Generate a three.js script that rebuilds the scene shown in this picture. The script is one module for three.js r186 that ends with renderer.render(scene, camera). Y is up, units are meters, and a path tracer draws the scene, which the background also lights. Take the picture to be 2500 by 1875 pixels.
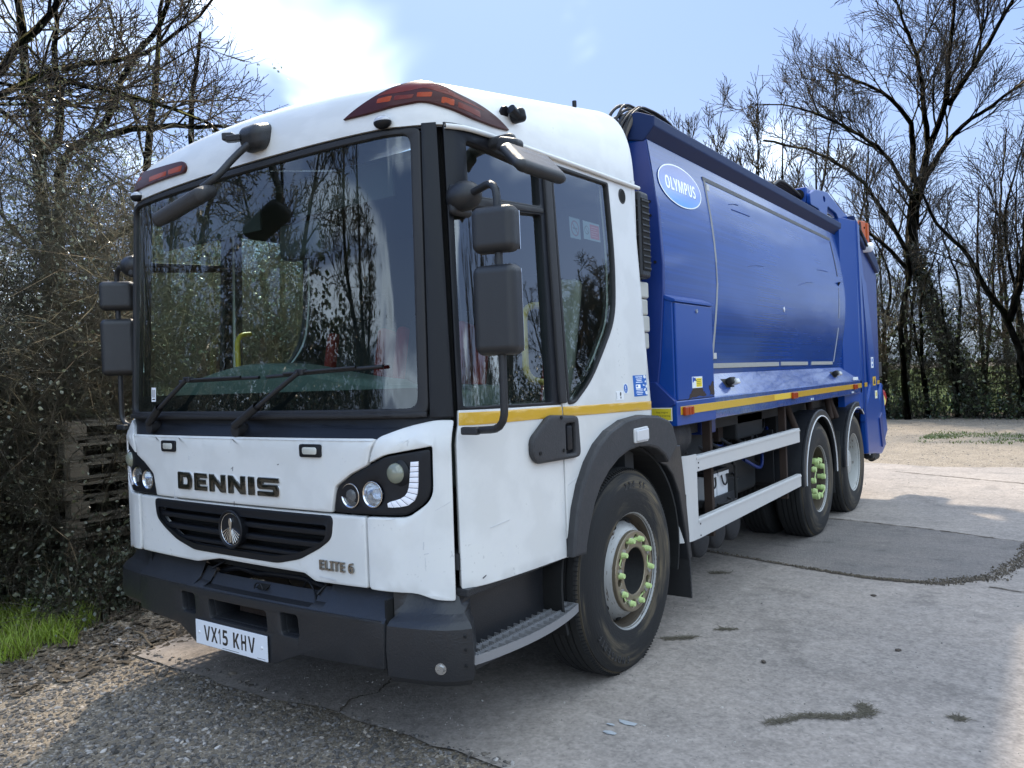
import * as THREE from 'three';
import { mergeGeometries, mergeVertices, toCreasedNormals } from 'three/addons/utils/BufferGeometryUtils.js';
import { RoundedBoxGeometry } from 'three/addons/geometries/RoundedBoxGeometry.js';
import { TessellateModifier } from 'three/addons/modifiers/TessellateModifier.js';
import { FontLoader } from 'three/addons/loaders/FontLoader.js';
import { TextGeometry } from 'three/addons/geometries/TextGeometry.js';

// ---------- camera, sky, sun, exposure ----------
const scene = new THREE.Scene();
const camera = new THREE.PerspectiveCamera(51.87, 1024 / 768, 0.05, 1500);
camera.position.set(3.0843, 1.531, 2.1264);
{
  const right = new THREE.Vector3(0.81522, -0.03849, -0.57787), up = new THREE.Vector3(0.02638, 0.99922, -0.02934), back = new THREE.Vector3(0.57855, 0.00867, 0.8156);
  camera.quaternion.setFromRotationMatrix(new THREE.Matrix4().makeBasis(right, up, back));
}
const renderer = new THREE.WebGLRenderer({ antialias: true });
renderer.toneMapping = THREE.LinearToneMapping;
renderer.toneMappingExposure = 2.75;
renderer.shadowMap.enabled = true;
const SUN = new THREE.Vector3(-0.56, 1, -0.72).normalize();
const sun = new THREE.DirectionalLight(new THREE.Color(1, 0.88, 0.71), 2.0);
sun.name = 'sun';
sun.position.copy(SUN).multiplyScalar(60);
sun.castShadow = true;
sun.shadow.mapSize.set(4096, 4096);
Object.assign(sun.shadow.camera, { left: -30, right: 30, top: 30, bottom: -30, near: 1, far: 150 });
sun.shadow.radius = 4;
scene.add(sun, sun.target);

// seeded random numbers and noise
function rng(seed) { let a = seed >>> 0; return () => { a = (a + 0x6d2b79f5) | 0; let t = Math.imul(a ^ (a >>> 15), 1 | a); t = (t + Math.imul(t ^ (t >>> 7), 61 | t)) ^ t; return ((t ^ (t >>> 14)) >>> 0) / 4294967296; }; }
const hash3 = (x, y, z) => { let h = Math.imul(x, 374761393) + Math.imul(y, 668265263) + Math.imul(z, 2147483647 ^ 0x5bd1e995); h = Math.imul(h ^ (h >>> 13), 1274126177); return ((h ^ (h >>> 16)) >>> 0) / 4294967296; };
const sm = (t) => t * t * (3 - 2 * t), lerp = (a, b, t) => a + (b - a) * t, clamp = (x, a = 0, b = 1) => Math.min(b, Math.max(a, x)), step2 = (a, b, x) => sm(clamp((x - a) / (b - a)));
function noise3(x, y, z) {
  const i = Math.floor(x), j = Math.floor(y), k = Math.floor(z), u = sm(x - i), v = sm(y - j), w = sm(z - k);
  const c = (a, b, d) => hash3(i + a, j + b, k + d);
  return lerp(lerp(lerp(c(0, 0, 0), c(1, 0, 0), u), lerp(c(0, 1, 0), c(1, 1, 0), u), v), lerp(lerp(c(0, 0, 1), c(1, 0, 1), u), lerp(c(0, 1, 1), c(1, 1, 1), u), v), w);
}
const fbm3 = (x, y, z, n = 5) => { let s = 0, a = 0.5, t = 0; for (let k = 0; k < n; k++) { s += a * noise3(x, y, z); t += a; a *= 0.5; x = x * 2.03 + 17.1; y = y * 2.03 + 5.3; z = z * 2.03 + 9.7; } return s / t; };
function tileNoise(x, y, p, seed) { const i = Math.floor(x), j = Math.floor(y), u = sm(x - i), v = sm(y - j), m = (n) => ((n % p) + p) % p; return lerp(lerp(hash3(m(i), m(j), seed), hash3(m(i + 1), m(j), seed), u), lerp(hash3(m(i), m(j + 1), seed), hash3(m(i + 1), m(j + 1), seed), u), v); }
const tileFbm = (u, v, p, n, seed) => { let s = 0, a = 0.5, t = 0; for (let k = 0; k < n; k++) { s += a * tileNoise(u * p, v * p, p, seed + k); t += a; a *= 0.55; p *= 2; } return s / t; };

// sky: pale haze round the sun, blue away from it, broken cumulus
{
  const W = 1536, H = 768, SKYX = 4.4, SKYZ = 2.6, data = new Float32Array(W * H * 4);
  const d = new THREE.Vector3();
  for (let j = 0; j < H; j++) for (let i = 0; i < W; i++) {
    const la = ((j + 0.5) / H - 0.5) * Math.PI, lo = ((i + 0.5) / W - 0.5) * 2 * Math.PI;
    d.set(Math.cos(la) * Math.cos(lo), Math.sin(la), Math.cos(la) * Math.sin(lo));
    const y = Math.max(d.y, 0), ang = Math.acos(clamp(d.dot(SUN), -1, 1));
    const hz = Math.pow(1 - y, 3.2);
    let r = lerp(0.072, 0.24, hz), g = lerp(0.155, 0.31, hz), b = lerp(0.38, 0.42, hz);
    const halo = 0.12 * Math.exp(-ang / 0.75) + 0.3 * Math.exp(-ang / 0.16);
    r += halo; g += halo * 0.92; b += halo * 0.7;
    // broken cloud on a sheet, thinner to the right of the sun
    const k = 1 / (y + 0.22), cx = d.x * k, cz = d.z * k;
    const wx = fbm3(cx * 0.9 + 3, cz * 0.9, 1.5, 3) - 0.5, wz = fbm3(cx * 0.9, cz * 0.9 + 8, 7.5, 3) - 0.5;
    const n = fbm3(cx * 1.05 + wx * 1.1 + SKYX, cz * 1.05 + wz * 1.1 + SKYZ, 2.2, 6);
    const clear = 0.175 * Math.exp(-((d.x + 0.45) ** 2 + (d.y - 0.38) ** 2 + (d.z + 0.81) ** 2) / 0.13) + 0.16 * Math.exp(-((d.x - 0.62) ** 2 + (d.y - 0.22) ** 2 + (d.z + 0.74) ** 2) / 0.2) - 0.14 * Math.exp(-((d.x + 0.88) ** 2 + (d.y - 0.33) ** 2 + (d.z + 0.42) ** 2) / 0.1) - 0.12 * Math.exp(-((d.x + 0.33) ** 2 + (d.y - 0.2) ** 2 + (d.z + 0.93) ** 2) / 0.03);
    const m = n - clear + 0.01, cover = step2(0.5, 0.68, m) * step2(-0.02, 0.08, d.y), thick = step2(0.56, 0.8, m);
    const lit = 0.78 + 0.75 * Math.exp(-ang / 0.5) + 0.3 * (1 - thick);
    const grain = 0.84 + 0.32 * fbm3(cx * 6, cz * 6, 5, 4), cl = lit * grain * (1 - 0.22 * thick);
    const warm = Math.exp(-ang / 0.6), cr = lerp(0.8, 1, warm), cb = lerp(1.2, 1.02, warm);
    r = lerp(r, cl * cr, cover * 0.9); g = lerp(g, cl, cover * 0.9); b = lerp(b, cl * cb, cover * 0.9);
    if (d.y < 0) { const t = clamp(-d.y * 12); r = lerp(r, 0.16, t); g = lerp(g, 0.16, t); b = lerp(b, 0.15, t); }
    data.set([r, g, b, 1], (j * W + i) * 4);
  }
  const sky = new THREE.DataTexture(data, W, H, THREE.RGBAFormat, THREE.FloatType);
  sky.mapping = THREE.EquirectangularReflectionMapping; sky.magFilter = THREE.LinearFilter; sky.needsUpdate = true;
  scene.background = sky; scene.environment = sky;
}
// ---------- helpers ----------
const V = (x, y, z) => new THREE.Vector3(x, y, z), V2 = (x, y) => new THREE.Vector2(x, y);
const used = {};
function numbered(name) { const n = used[name] = (used[name] ?? -1) + 1; return n ? name + '_' + String(n).padStart(3, '0') : name; }
function finish(o) { o.castShadow = o.receiveShadow = true; return o; }
function merged(geos) {
  geos = [geos].flat(9).map((g) => { g = g.index ? g.toNonIndexed() : g; for (const k of Object.keys(g.attributes)) if (!['position', 'normal', 'uv'].includes(k)) g.deleteAttribute(k); if (!g.attributes.uv) g.setAttribute('uv', new THREE.BufferAttribute(new Float32Array(g.attributes.position.count * 2), 2)); return g; });
  return geos.length === 1 ? geos[0] : mergeGeometries(geos, false);
}
function part(name, geos, material, parent, label) { const m = finish(new THREE.Mesh(merged(geos), material)); m.name = name; if (label) m.userData.label = label; parent.add(m); return m; }
function group(name, parent, label) { const g = new THREE.Group(); g.name = name; if (label) g.userData.label = label; parent.add(g); return g; }
function tag(o, label, category, grp) { o.userData.label = label; o.userData.category = category; if (grp) o.userData.group = grp; return o; }
function thing(name, label, category, grp, pos) { const g = new THREE.Group(); g.name = numbered(name); tag(g, label, category, grp); if (pos) g.position.set(...pos); scene.add(g); return g; }
function struct(name, geo, material) { const m = finish(new THREE.Mesh(geo, material)); m.name = name; m.userData.kind = 'structure'; scene.add(m); return m; }
const at = (g, x, y, z, rx = 0, ry = 0, rz = 0) => { if (rx) g.rotateX(rx); if (ry) g.rotateY(ry); if (rz) g.rotateZ(rz); return g.translate(x, y, z); };
const box = (x0, x1, y0, y1, z0, z1, r = 0.006, seg = 2) => { const w = x1 - x0, h = y1 - y0, d = z1 - z0; r = Math.min(r, w / 2.01, h / 2.01, d / 2.01); return (r > 0 ? new RoundedBoxGeometry(w, h, d, seg, r) : new THREE.BoxGeometry(w, h, d)).translate((x0 + x1) / 2, (y0 + y1) / 2, (z0 + z1) / 2); };
const rbox = (w, h, d, r = 0.01, seg = 3) => new RoundedBoxGeometry(w, h, d, seg, Math.min(r, w / 2.01, h / 2.01, d / 2.01));
const cyl = (r, h, n = 24, r2 = r) => new THREE.CylinderGeometry(r2, r, h, n);
function rod(a, b, r, n = 10, r2 = r) { const A = V(...a), B = V(...b), d = B.clone().sub(A), g = new THREE.CylinderGeometry(r2, r, d.length(), n); g.applyQuaternion(new THREE.Quaternion().setFromUnitVectors(V(0, 1, 0), d.normalize())); return g.translate((A.x + B.x) / 2, (A.y + B.y) / 2, (A.z + B.z) / 2); }
const tube = (pts, r, n = 40, sides = 10, tension = 0.5) => new THREE.TubeGeometry(new THREE.CatmullRomCurve3(pts.map((p) => V(...p)), false, 'catmullrom', tension), n, r, sides, false);
// tube with rounded corners of radius R
function pipe(pts, r, R = 0.05, sides = 12) {
  const P = pts.map((p) => V(...p)), path = new THREE.CurvePath();
  let last = P[0];
  for (let i = 1; i < P.length - 1; i++) {
    const a = P[i].clone().add(P[i - 1].clone().sub(P[i]).setLength(R)), b = P[i].clone().add(P[i + 1].clone().sub(P[i]).setLength(R));
    path.add(new THREE.LineCurve3(last, a)); path.add(new THREE.QuadraticBezierCurve3(a, P[i], b)); last = b;
  }
  path.add(new THREE.LineCurve3(last, P[P.length - 1]));
  return new THREE.TubeGeometry(path, Math.max(12, P.length * 12), r, sides, false);
}
function shapeOf(pts, holes = []) { const s = new THREE.Shape(pts.map((p) => V2(...p))); for (const h of holes) s.holes.push((h instanceof THREE.Path) ? h : new THREE.Path(h.map((p) => V2(...p)))); return s; }
// polygon with rounded corners: points [x, y] or [x, y, r]
function rounded(pts, r = 0.02, n = 5) {
  const out = [], N = pts.length;
  for (let i = 0; i < N; i++) {
    const p = pts[i], a = pts[(i + N - 1) % N], b = pts[(i + 1) % N], R = p[2] ?? r;
    const P = V2(p[0], p[1]), A = V2(a[0], a[1]).sub(P), B = V2(b[0], b[1]).sub(P), m = Math.min(R, A.length() * 0.48, B.length() * 0.48);
    if (m < 1e-4) { out.push([p[0], p[1]]); continue; }
    A.setLength(m).add(P); B.setLength(m).add(P);
    for (let k = 0; k <= n; k++) { const t = k / n; out.push([(1 - t) * (1 - t) * A.x + 2 * t * (1 - t) * P.x + t * t * B.x, (1 - t) * (1 - t) * A.y + 2 * t * (1 - t) * P.y + t * t * B.y]); }
  }
  return out;
}
const oval = (cx, cy, rx, ry, n = 28) => Array.from({ length: n }, (_, k) => [cx + rx * Math.cos(k / n * 2 * Math.PI), cy + ry * Math.sin(k / n * 2 * Math.PI)]);
const flipX = (pts) => pts.map(([x, ...r]) => [-x, ...r]).reverse();
function extrude(shape, depth, bevel = 0.004, seg = 2) {
  if (!(shape instanceof THREE.Shape)) shape = shapeOf(shape);
  bevel = Math.min(bevel, depth / 2.2);
  const g = new THREE.ExtrudeGeometry(shape, { depth: depth - 2 * bevel, bevelEnabled: bevel > 0, bevelThickness: bevel, bevelSize: bevel, bevelOffset: -bevel, bevelSegments: seg, curveSegments: 10 });
  return g.translate(0, 0, bevel);
}
// outline in (z, y) pushed out along x from x0 to x1
const sideways = (shape, x0, x1, bevel = 0.006) => { const s = (shape instanceof THREE.Shape) ? shape : shapeOf(shape), f = (pts) => pts.map((p) => V2(-p.x, p.y)); const q = new THREE.Shape(f(s.getPoints(10))); for (const h of s.holes) q.holes.push(new THREE.Path(f(h.getPoints(10)))); return extrude(q, x1 - x0, bevel).rotateY(Math.PI / 2).translate(x0, 0, 0); };
const upright = (shape, z0, z1, bevel = 0.006) => extrude(shape, z1 - z0, bevel).translate(0, 0, z0);
const mirrorX = (g) => { g = g.clone(); g.scale(-1, 1, 1); if (g.index) { const a = g.index.array; for (let i = 0; i < a.length; i += 3) { const t = a[i]; a[i] = a[i + 1]; a[i + 1] = t; } } else { for (const k in g.attributes) { const A = g.attributes[k], n = A.itemSize, a = A.array; for (let i = 0; i < A.count; i += 3) for (let c = 0; c < n; c++) { const t = a[i * n + c]; a[i * n + c] = a[(i + 1) * n + c]; a[(i + 1) * n + c] = t; } } } return g; };

// ---------- textures ----------
function dataTex(n, f, srgb = false, repeat = true) {
  const d = new Uint8Array(n * n * 4), o = [0, 0, 0];
  for (let j = 0; j < n; j++) for (let i = 0; i < n; i++) { const c = f((i + 0.5) / n, (j + 0.5) / n, o), k = (j * n + i) * 4; d[k] = clamp(c[0]) * 255; d[k + 1] = clamp(c[1]) * 255; d[k + 2] = clamp(c[2]) * 255; d[k + 3] = 255; }
  const t = new THREE.DataTexture(d, n, n, THREE.RGBAFormat); t.magFilter = t.minFilter = THREE.LinearFilter; if (repeat) t.wrapS = t.wrapT = THREE.RepeatWrapping; if (srgb) t.colorSpace = THREE.SRGBColorSpace; t.needsUpdate = true; return t;
}
function canvasTex(w, h, draw) { const c = document.createElement('canvas'); c.width = w; c.height = h; draw(c.getContext('2d'), w, h); const t = new THREE.CanvasTexture(c); t.colorSpace = THREE.SRGBColorSpace; t.anisotropy = 8; return t; }
const rep = (t, x, y = x) => { t = t.clone(); t.repeat.set(x, y); t.needsUpdate = true; return t; };
const toS = (x) => x <= 0.0031308 ? 12.92 * x : 1.055 * Math.pow(x, 1 / 2.4) - 0.055;
const fineTex = dataTex(512, (u, v) => { const a = tileFbm(u, v, 64, 3, 3); return [a, a, a]; });
const cloudTex = dataTex(512, (u, v) => { const a = tileFbm(u, v, 5, 6, 21); return [a, a, a]; });
const grimeTex = dataTex(512, (u, v) => { const a = tileFbm(u, v, 6, 6, 41), s = tileFbm(u, v, 90, 2, 51); const k = 0.965 + 0.035 * step2(0.3, 0.6, a) - 0.1 * step2(0.8, 0.86, s) * step2(0.55, 0.7, a); return [k, k, k * 0.99]; }, true);
const roughTex = dataTex(512, (u, v) => { const a = tileFbm(u, v, 7, 6, 61), b = tileFbm(u, v, 80, 2, 71), k = 0.72 + 0.4 * (a - 0.5) + 0.18 * (b - 0.5); return [k, k, k]; });
// ---------- materials ----------
const lin = (r, g, b) => new THREE.Color().setRGB(r, g, b);
const std = (c, roughness, o = {}) => new THREE.MeshStandardMaterial({ color: lin(...c), roughness, ...o });
const phys = (c, roughness, o = {}) => new THREE.MeshPhysicalMaterial({ color: lin(...c), roughness, ...o });
const M = {
  white: phys([0.7, 0.7, 0.7], 0.36, { clearcoat: 0.35, clearcoatRoughness: 0.18, map: grimeTex, roughnessMap: null }),
  plastic: std([0.017, 0.018, 0.021], 0.55, { bumpMap: rep(fineTex, 3), bumpScale: 0.0006, roughnessMap: rep(roughTex, 1) }),
  plasticWorn: std([0.034, 0.034, 0.037], 0.85, { bumpMap: rep(fineTex, 3), bumpScale: 0.0008, roughnessMap: rep(roughTex, 1) }),
  trim: phys([0.008, 0.009, 0.012], 0.45, { specularIntensity: 0.6 }),
  seal: std([0.013, 0.013, 0.015], 0.6),
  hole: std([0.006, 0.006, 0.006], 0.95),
  glass: phys([0.76, 0.9, 0.84], 0.015, { transmission: 1, thickness: 0, ior: 1.88 }),
  sideGlass: phys([0.72, 0.82, 0.77], 0.012, { transmission: 1, thickness: 0, ior: 2.15 }),
  band: phys([0.006, 0.006, 0.007], 0.8, { specularIntensity: 0.15 }),
  chrome: std([0.75, 0.75, 0.76], 0.12, { metalness: 1 }),
  steel: std([0.5, 0.5, 0.5], 0.38, { metalness: 0.9, roughnessMap: rep(roughTex, 2) }),
  bronze: std([0.27, 0.225, 0.16], 0.5, { metalness: 0.6, roughnessMap: rep(roughTex, 2) }),
  letter: phys([0.008, 0.009, 0.007], 0.08, { clearcoat: 1 }),
  lens: phys([0.85, 0.88, 0.9], 0.05, { transmission: 0.9, thickness: 0 }),
  led: phys([0.85, 0.85, 0.92], 0.2, { clearcoat: 1 }),
  smoke: phys([0.05, 0.01, 0.008], 0.35, { specularIntensity: 0.5 }),
  amber: phys([0.32, 0.045, 0.008], 0.3, { specularIntensity: 0.5 }),
  amberDim: phys([0.14, 0.02, 0.01], 0.3, { specularIntensity: 0.5 }),
  blue: phys([0.003, 0.05, 0.27], 0.36, { clearcoat: 0.25, clearcoatRoughness: 0.09, specularIntensity: 0.6 }),
  blueDull: phys([0.004, 0.028, 0.18], 0.45, { clearcoat: 0.2, clearcoatRoughness: 0.25 }),
  blueRail: phys([0.01, 0.024, 0.085], 0.5, { specularIntensity: 0.4 }),
  yellow: phys([0.62, 0.36, 0.02], 0.35, { clearcoat: 0.6, bumpMap: rep(fineTex, 4), bumpScale: 0.0004 }),
  handrail: std([0.6, 0.42, 0.03], 0.4),
  red: phys([0.35, 0.012, 0.014], 0.4),
  orange: std([0.5, 0.1, 0.018], 0.55, { map: grimeTex }),
  alu: std([0.56, 0.56, 0.555], 0.62, { metalness: 0.15, map: null, roughnessMap: rep(roughTex, 1) }),
  grating: std([0.3, 0.3, 0.31], 0.5, { metalness: 0.5 }),
  chassis: std([0.012, 0.012, 0.012], 0.7, { bumpMap: rep(fineTex, 2), bumpScale: 0.001 }),
  rusty: std([0.04, 0.024, 0.017], 0.9, { bumpMap: rep(fineTex, 4), bumpScale: 0.002 }),
  rubber: std([0.017, 0.017, 0.018], 0.72, { bumpMap: rep(fineTex, 3), bumpScale: 0.0008 }),
  rimGrey: std([0.42, 0.42, 0.43], 0.5, { metalness: 0.15 }),
  rimWhite: std([0.6, 0.6, 0.6], 0.5),
  nutGreen: std([0.5, 0.64, 0.26], 0.4),
  interior: std([0.03, 0.032, 0.034], 0.8),
  dash: std([0.08, 0.1, 0.09], 0.7),
  seatBlack: std([0.02, 0.02, 0.022], 0.9),
  seatRed: std([0.25, 0.012, 0.012], 0.8),
  cloth: std([0.35, 0.33, 0.3], 0.9),
  tank: phys([0.5, 0.5, 0.45], 0.4, {}),
  battery: std([0.7, 0.72, 0.74], 0.45),
  paper: std([0.75, 0.75, 0.75], 0.6),
};
const font = await new FontLoader().loadAsync('fonts/droid/droid_sans_bold.typeface.json');
// ---------- ground ----------
const concreteTex = dataTex(2048, (u, v) => {
  const a = tileFbm(u, v, 7, 6, 201), b = tileFbm(u, v, 150, 3, 211), c = tileFbm(u, v, 420, 2, 221), sp = tileNoise(u * 700, v * 700, 700, 231), st = tileFbm(u, v, 16, 5, 241), tr = 0.6 * tileNoise(u * 3, v * 36, 36 * 3, 245) + 0.4 * tileNoise(u * 2, v * 90, 180, 247);
  let k = 0.27 * (0.78 + 0.36 * a + 0.46 * (b - 0.5) + 0.5 * (c - 0.5) + 0.22 * (tr - 0.5));
  k *= 1 - 0.34 * step2(0.6, 0.76, st) * step2(0.35, 0.6, b);                       // dark stains
  if (sp > 0.95) k *= 1.5; else if (sp < 0.05) k *= 0.62;                              // stones in the surface
  const w = (a - 0.5) * 0.05; return [toS(k * (1.09 + w)), toS(k * 0.945), toS(k * (0.83 - w))];
}, true);
const gritTex = dataTex(1024, (u, v) => { const a = 0.45 * tileFbm(u, v, 90, 3, 251) + 0.3 * tileNoise(u * 300, v * 300, 300, 261) + 0.25 * tileFbm(u, v, 12, 4, 263); return [a, a, a]; });
const dirtTex = dataTex(1024, (u, v) => {
  const a = tileFbm(u, v, 8, 6, 301), b = tileFbm(u, v, 120, 3, 311), s = tileNoise(u * 260, v * 260, 260, 321), t = tileNoise(u * 120 + 0.3, v * 120, 120, 331);
  let k = 0.185 * (0.7 + 0.5 * a + 0.8 * (b - 0.5)); let w = 1; if (s > 0.78) { k *= 1.9; w = 0.4; } if (t > 0.88) { k *= 1.5; w = 0.3; } if (s < 0.12) k *= 0.5;
  return [toS(k * (1.08 + 0.16 * w)), toS(k), toS(k * (0.92 - 0.2 * w))];
}, true);
const metres = (g, sx, sy = sx) => { const p = g.attributes.position, uv = new Float32Array(p.count * 2); for (let i = 0; i < p.count; i++) { uv[2 * i] = p.getX(i) / sx; uv[2 * i + 1] = p.getZ(i) / sy; } g.setAttribute('uv', new THREE.BufferAttribute(uv, 2)); return g; };
function sheet(pts, y, uvm, holes = []) { const g = new THREE.ShapeGeometry(shapeOf(pts.map(([x, z]) => [x, -z]), holes.map((h) => h.map(([x, z]) => [x, -z])))).rotateX(-Math.PI / 2).translate(0, y, 0); return metres(g, uvm); }
const ragged = (pts, amp, n, seed) => { const r = rng(seed), o = []; for (let i = 0; i < pts.length; i++) { const a = pts[i], b = pts[(i + 1) % pts.length], L = Math.hypot(a[0] - b[0], a[1] - b[1]), k = Math.max(1, Math.round(L * n)); for (let q = 0; q < k; q++) { const w = q ? amp : amp * 0.5; o.push([lerp(a[0], b[0], q / k) + (r() - 0.5) * 2 * w, lerp(a[1], b[1], q / k) + (r() - 0.5) * 2 * w]); } } return o; };
M.dirt = std([1, 1, 1], 0.92, { map: dirtTex, bumpMap: gritTex, bumpScale: 0.012 });
M.concrete = std([1, 1, 1], 0.86, { map: concreteTex, bumpMap: rep(gritTex, 2.6), bumpScale: 0.0032 });
M.patch = std([0.68, 0.69, 0.71], 0.85, { map: rep(concreteTex, 1.3), bumpMap: rep(gritTex, 3), bumpScale: 0.012 });
struct('ground', metres(new THREE.PlaneGeometry(900, 900, 2, 2).rotateX(-Math.PI / 2), 2.2), M.dirt);
const slab = ragged([[-1.42, -0.3], [-0.67, -0.3], [-0.27, -0.28], [0.25, -0.35], [0.73, -0.33], [1.25, -0.31], [3, -0.34], [9, -0.3], [9, -10.5], [4, -11.2], [1.5, -10.6], [-1.45, -11.4], [-1.4, -5]], 0.022, 7, 9);
struct('concrete_yard', sheet(slab, 0.012, 5.2), M.concrete);
// joints and cracks: thin strips of dirt lying in the slab
const crackGeo = (pts, w, y, seed, step = 0.05) => { const r = rng(seed), c = new THREE.CatmullRomCurve3(pts.map(([x, z]) => V(x, 0, z))), n = Math.ceil(c.getLength() / step), pos = [], idx = []; for (let k = 0; k <= n; k++) { const p = c.getPoint(k / n), t = c.getTangent(k / n), j = (r() - 0.5) * 0.02, ww = w * (0.35 + 0.9 * r()); pos.push(p.x - t.z * (ww + j), y, p.z + t.x * (ww + j), p.x + t.z * (ww - j), y, p.z - t.x * (ww - j)); if (k < n) idx.push(2 * k, 2 * k + 2, 2 * k + 1, 2 * k + 1, 2 * k + 2, 2 * k + 3); } const g = new THREE.BufferGeometry(); g.setAttribute('position', new THREE.Float32BufferAttribute(pos, 3)); g.setIndex(idx); g.computeVertexNormals(); if (g.attributes.normal.getY(0) < 0) { g.setIndex(idx.map((_, i) => idx[i - i % 3 + [0, 2, 1][i % 3]])); g.computeVertexNormals(); } return metres(g, 1.1); };
M.soil = std([0.42, 0.39, 0.36], 0.95, { map: dirtTex, bumpMap: gritTex, bumpScale: 0.01 });
const joints = [crackGeo([[1.0, -6.05], [2.0, -5.82], [2.75, -5.55], [4, -5.2]], 0.013, 0.0165, 1), crackGeo([[0.4, -4.2], [1.37, -3.95], [1.86, -3.84], [2.3, -3.9], [2.6, -4.2]], 0.012, 0.0165, 2), crackGeo([[1.0, -9.9], [3, -9.0], [6, -8.2]], 0.014, 0.0165, 3), crackGeo([[0.3, -0.33], [0.22, -0.48], [0.27, -0.6], [0.2, -0.78]], 0.006, 0.0165, 4, 0.02), crackGeo([[2.6, -3.95], [3.4, -3.8], [5, -3.8]], 0.01, 0.0165, 5)];
part('dirt_joint', joints, M.soil, scene.getObjectByName('concrete_yard'));
{ const g = sheet(ragged([[0.3, -4.2], [1.37, -3.95], [1.86, -3.86], [2.25, -3.9], [2.55, -4.2], [2.72, -4.9], [2.75, -5.52], [2.0, -5.8], [1.0, -6.02], [0.2, -6.0]], 0.02, 9, 14), 0.0162, 3.1); const m = finish(new THREE.Mesh(g, M.patch)); m.name = 'rough_patch'; m.userData.kind = 'structure'; scene.add(m); }
// pebbles scattered as loose gravel
function pebble(seed) { const r = rng(seed), g = new THREE.IcosahedronGeometry(1, 0), p = g.attributes.position; for (let i = 0; i < p.count; i++) { const k = 0.75 + 0.5 * hash3(Math.round(p.getX(i) * 50), Math.round(p.getY(i) * 50), Math.round(p.getZ(i) * 50) + seed); p.setXYZ(i, p.getX(i) * k * 1.25, p.getY(i) * k * 0.55, p.getZ(i) * k * (0.7 + 0.2 * r())); } g.computeVertexNormals(); return g; }
function scatter(name, label, category, n, place, geo, mat, colour, seed) {
  const im = finish(new THREE.InstancedMesh(geo, mat, n)), r = rng(seed), d = new THREE.Object3D(), c = new THREE.Color();
  for (let i = 0; i < n; i++) { place(d, r, i); d.updateMatrix(); im.setMatrixAt(i, d.matrix); if (colour) { colour(c, r, d); im.setColorAt(i, c); } }
  im.name = numbered(name); im.userData.kind = 'stuff'; if (label) tag(im, label, category); scene.add(im); return im;
}
const stoneMat = std([1, 1, 1], 0.88, {});
const stoneCol = (c, r) => { const k = 0.08 + 0.22 * r() * r() + (r() > 0.92 ? 0.22 : 0), w = r(); c.setRGB(k * (1.08 + 0.12 * w), k, k * (0.94 - 0.14 * w)); };
for (let q = 0; q < 3; q++) scatter('gravel', 'loose grey gravel in front of the bumper', 'gravel', 9000, (d, r) => { let x, z; do { x = -2.7 + 4.3 * r(); z = -0.6 + 2.0 * r(); } while (z < -0.34 + 0.07 * (r() + r() - 1) && x > -1.5 || (x < -1.75 && z < -0.05 + 0.3 * (x + 2.2) && r() > 0.25)); const s = 0.0035 + 0.011 * Math.pow(r(), 3.0) + (r() > 0.99 ? 0.008 : 0); d.position.set(x, (z < -0.33 ? 0.012 : 0.0) + s * 0.12, z); d.rotation.set((r() - 0.5) * 0.7, r() * 6.3, (r() - 0.5) * 0.7); d.scale.set(s, s, s); }, pebble(q + 3), stoneMat, stoneCol, 500 + q);
scatter('loose_grit', 'small stones lying on the concrete yard', 'grit', 3000, (d, r) => { const x = -1.2 + 5.2 * r(), z = -0.4 - 10 * Math.pow(r(), 1.6), s = 0.0022 + 0.0045 * Math.pow(r(), 5); d.position.set(x, 0.0125 + s * 0.1, z); d.rotation.set(r(), r() * 6.3, r()); d.scale.set(s, s, s); }, pebble(9), stoneMat, (c, r) => { const k = 0.14 + 0.3 * r(); c.setRGB(k * 1.1, k, k * 0.9); }, 610);
scatter('dirt_gravel', 'gravel and stones on the far dirt of the yard', 'gravel', 9000, (d, r) => { const x = -3 + 12 * r(), z = -10.3 - 11.5 * r(), s = 0.004 + 0.011 * Math.pow(r(), 3); d.position.set(x, s * 0.1, z); d.rotation.set(r() * 0.6, r() * 6.3, r() * 0.6); d.scale.set(s, s * 0.8, s); }, pebble(11), stoneMat, stoneCol, 611);
// crumbs along the patch edge
scatter('earth_crumbs', 'brown crumbs along the edge of the rough patch', 'earth', 2600, (d, r) => { const c = [[0.5, -4.2], [1.37, -3.95], [1.86, -3.85], [2.25, -3.88], [2.6, -4.2], [2.78, -5.0], [2.8, -5.5]], t = Math.pow(r(), 0.7) * 5.999, i = Math.floor(t), w = i > 2 ? 0.1 : 0.03, s = 0.003 + 0.008 * r() * r(); d.position.set(lerp(c[i][0], c[i + 1][0], t - i) + (r() + r() - 1) * w, 0.018 + s * 0.2, lerp(c[i][1], c[i + 1][1], t - i) + (r() + r() - 1) * w); d.rotation.set(r(), r() * 6, r()); d.scale.set(s, s, s); }, pebble(13), stoneMat, (c, r) => { const k = 0.05 + 0.08 * r(); c.setRGB(k * 1.25, k, k * 0.72); }, 612);
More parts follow.
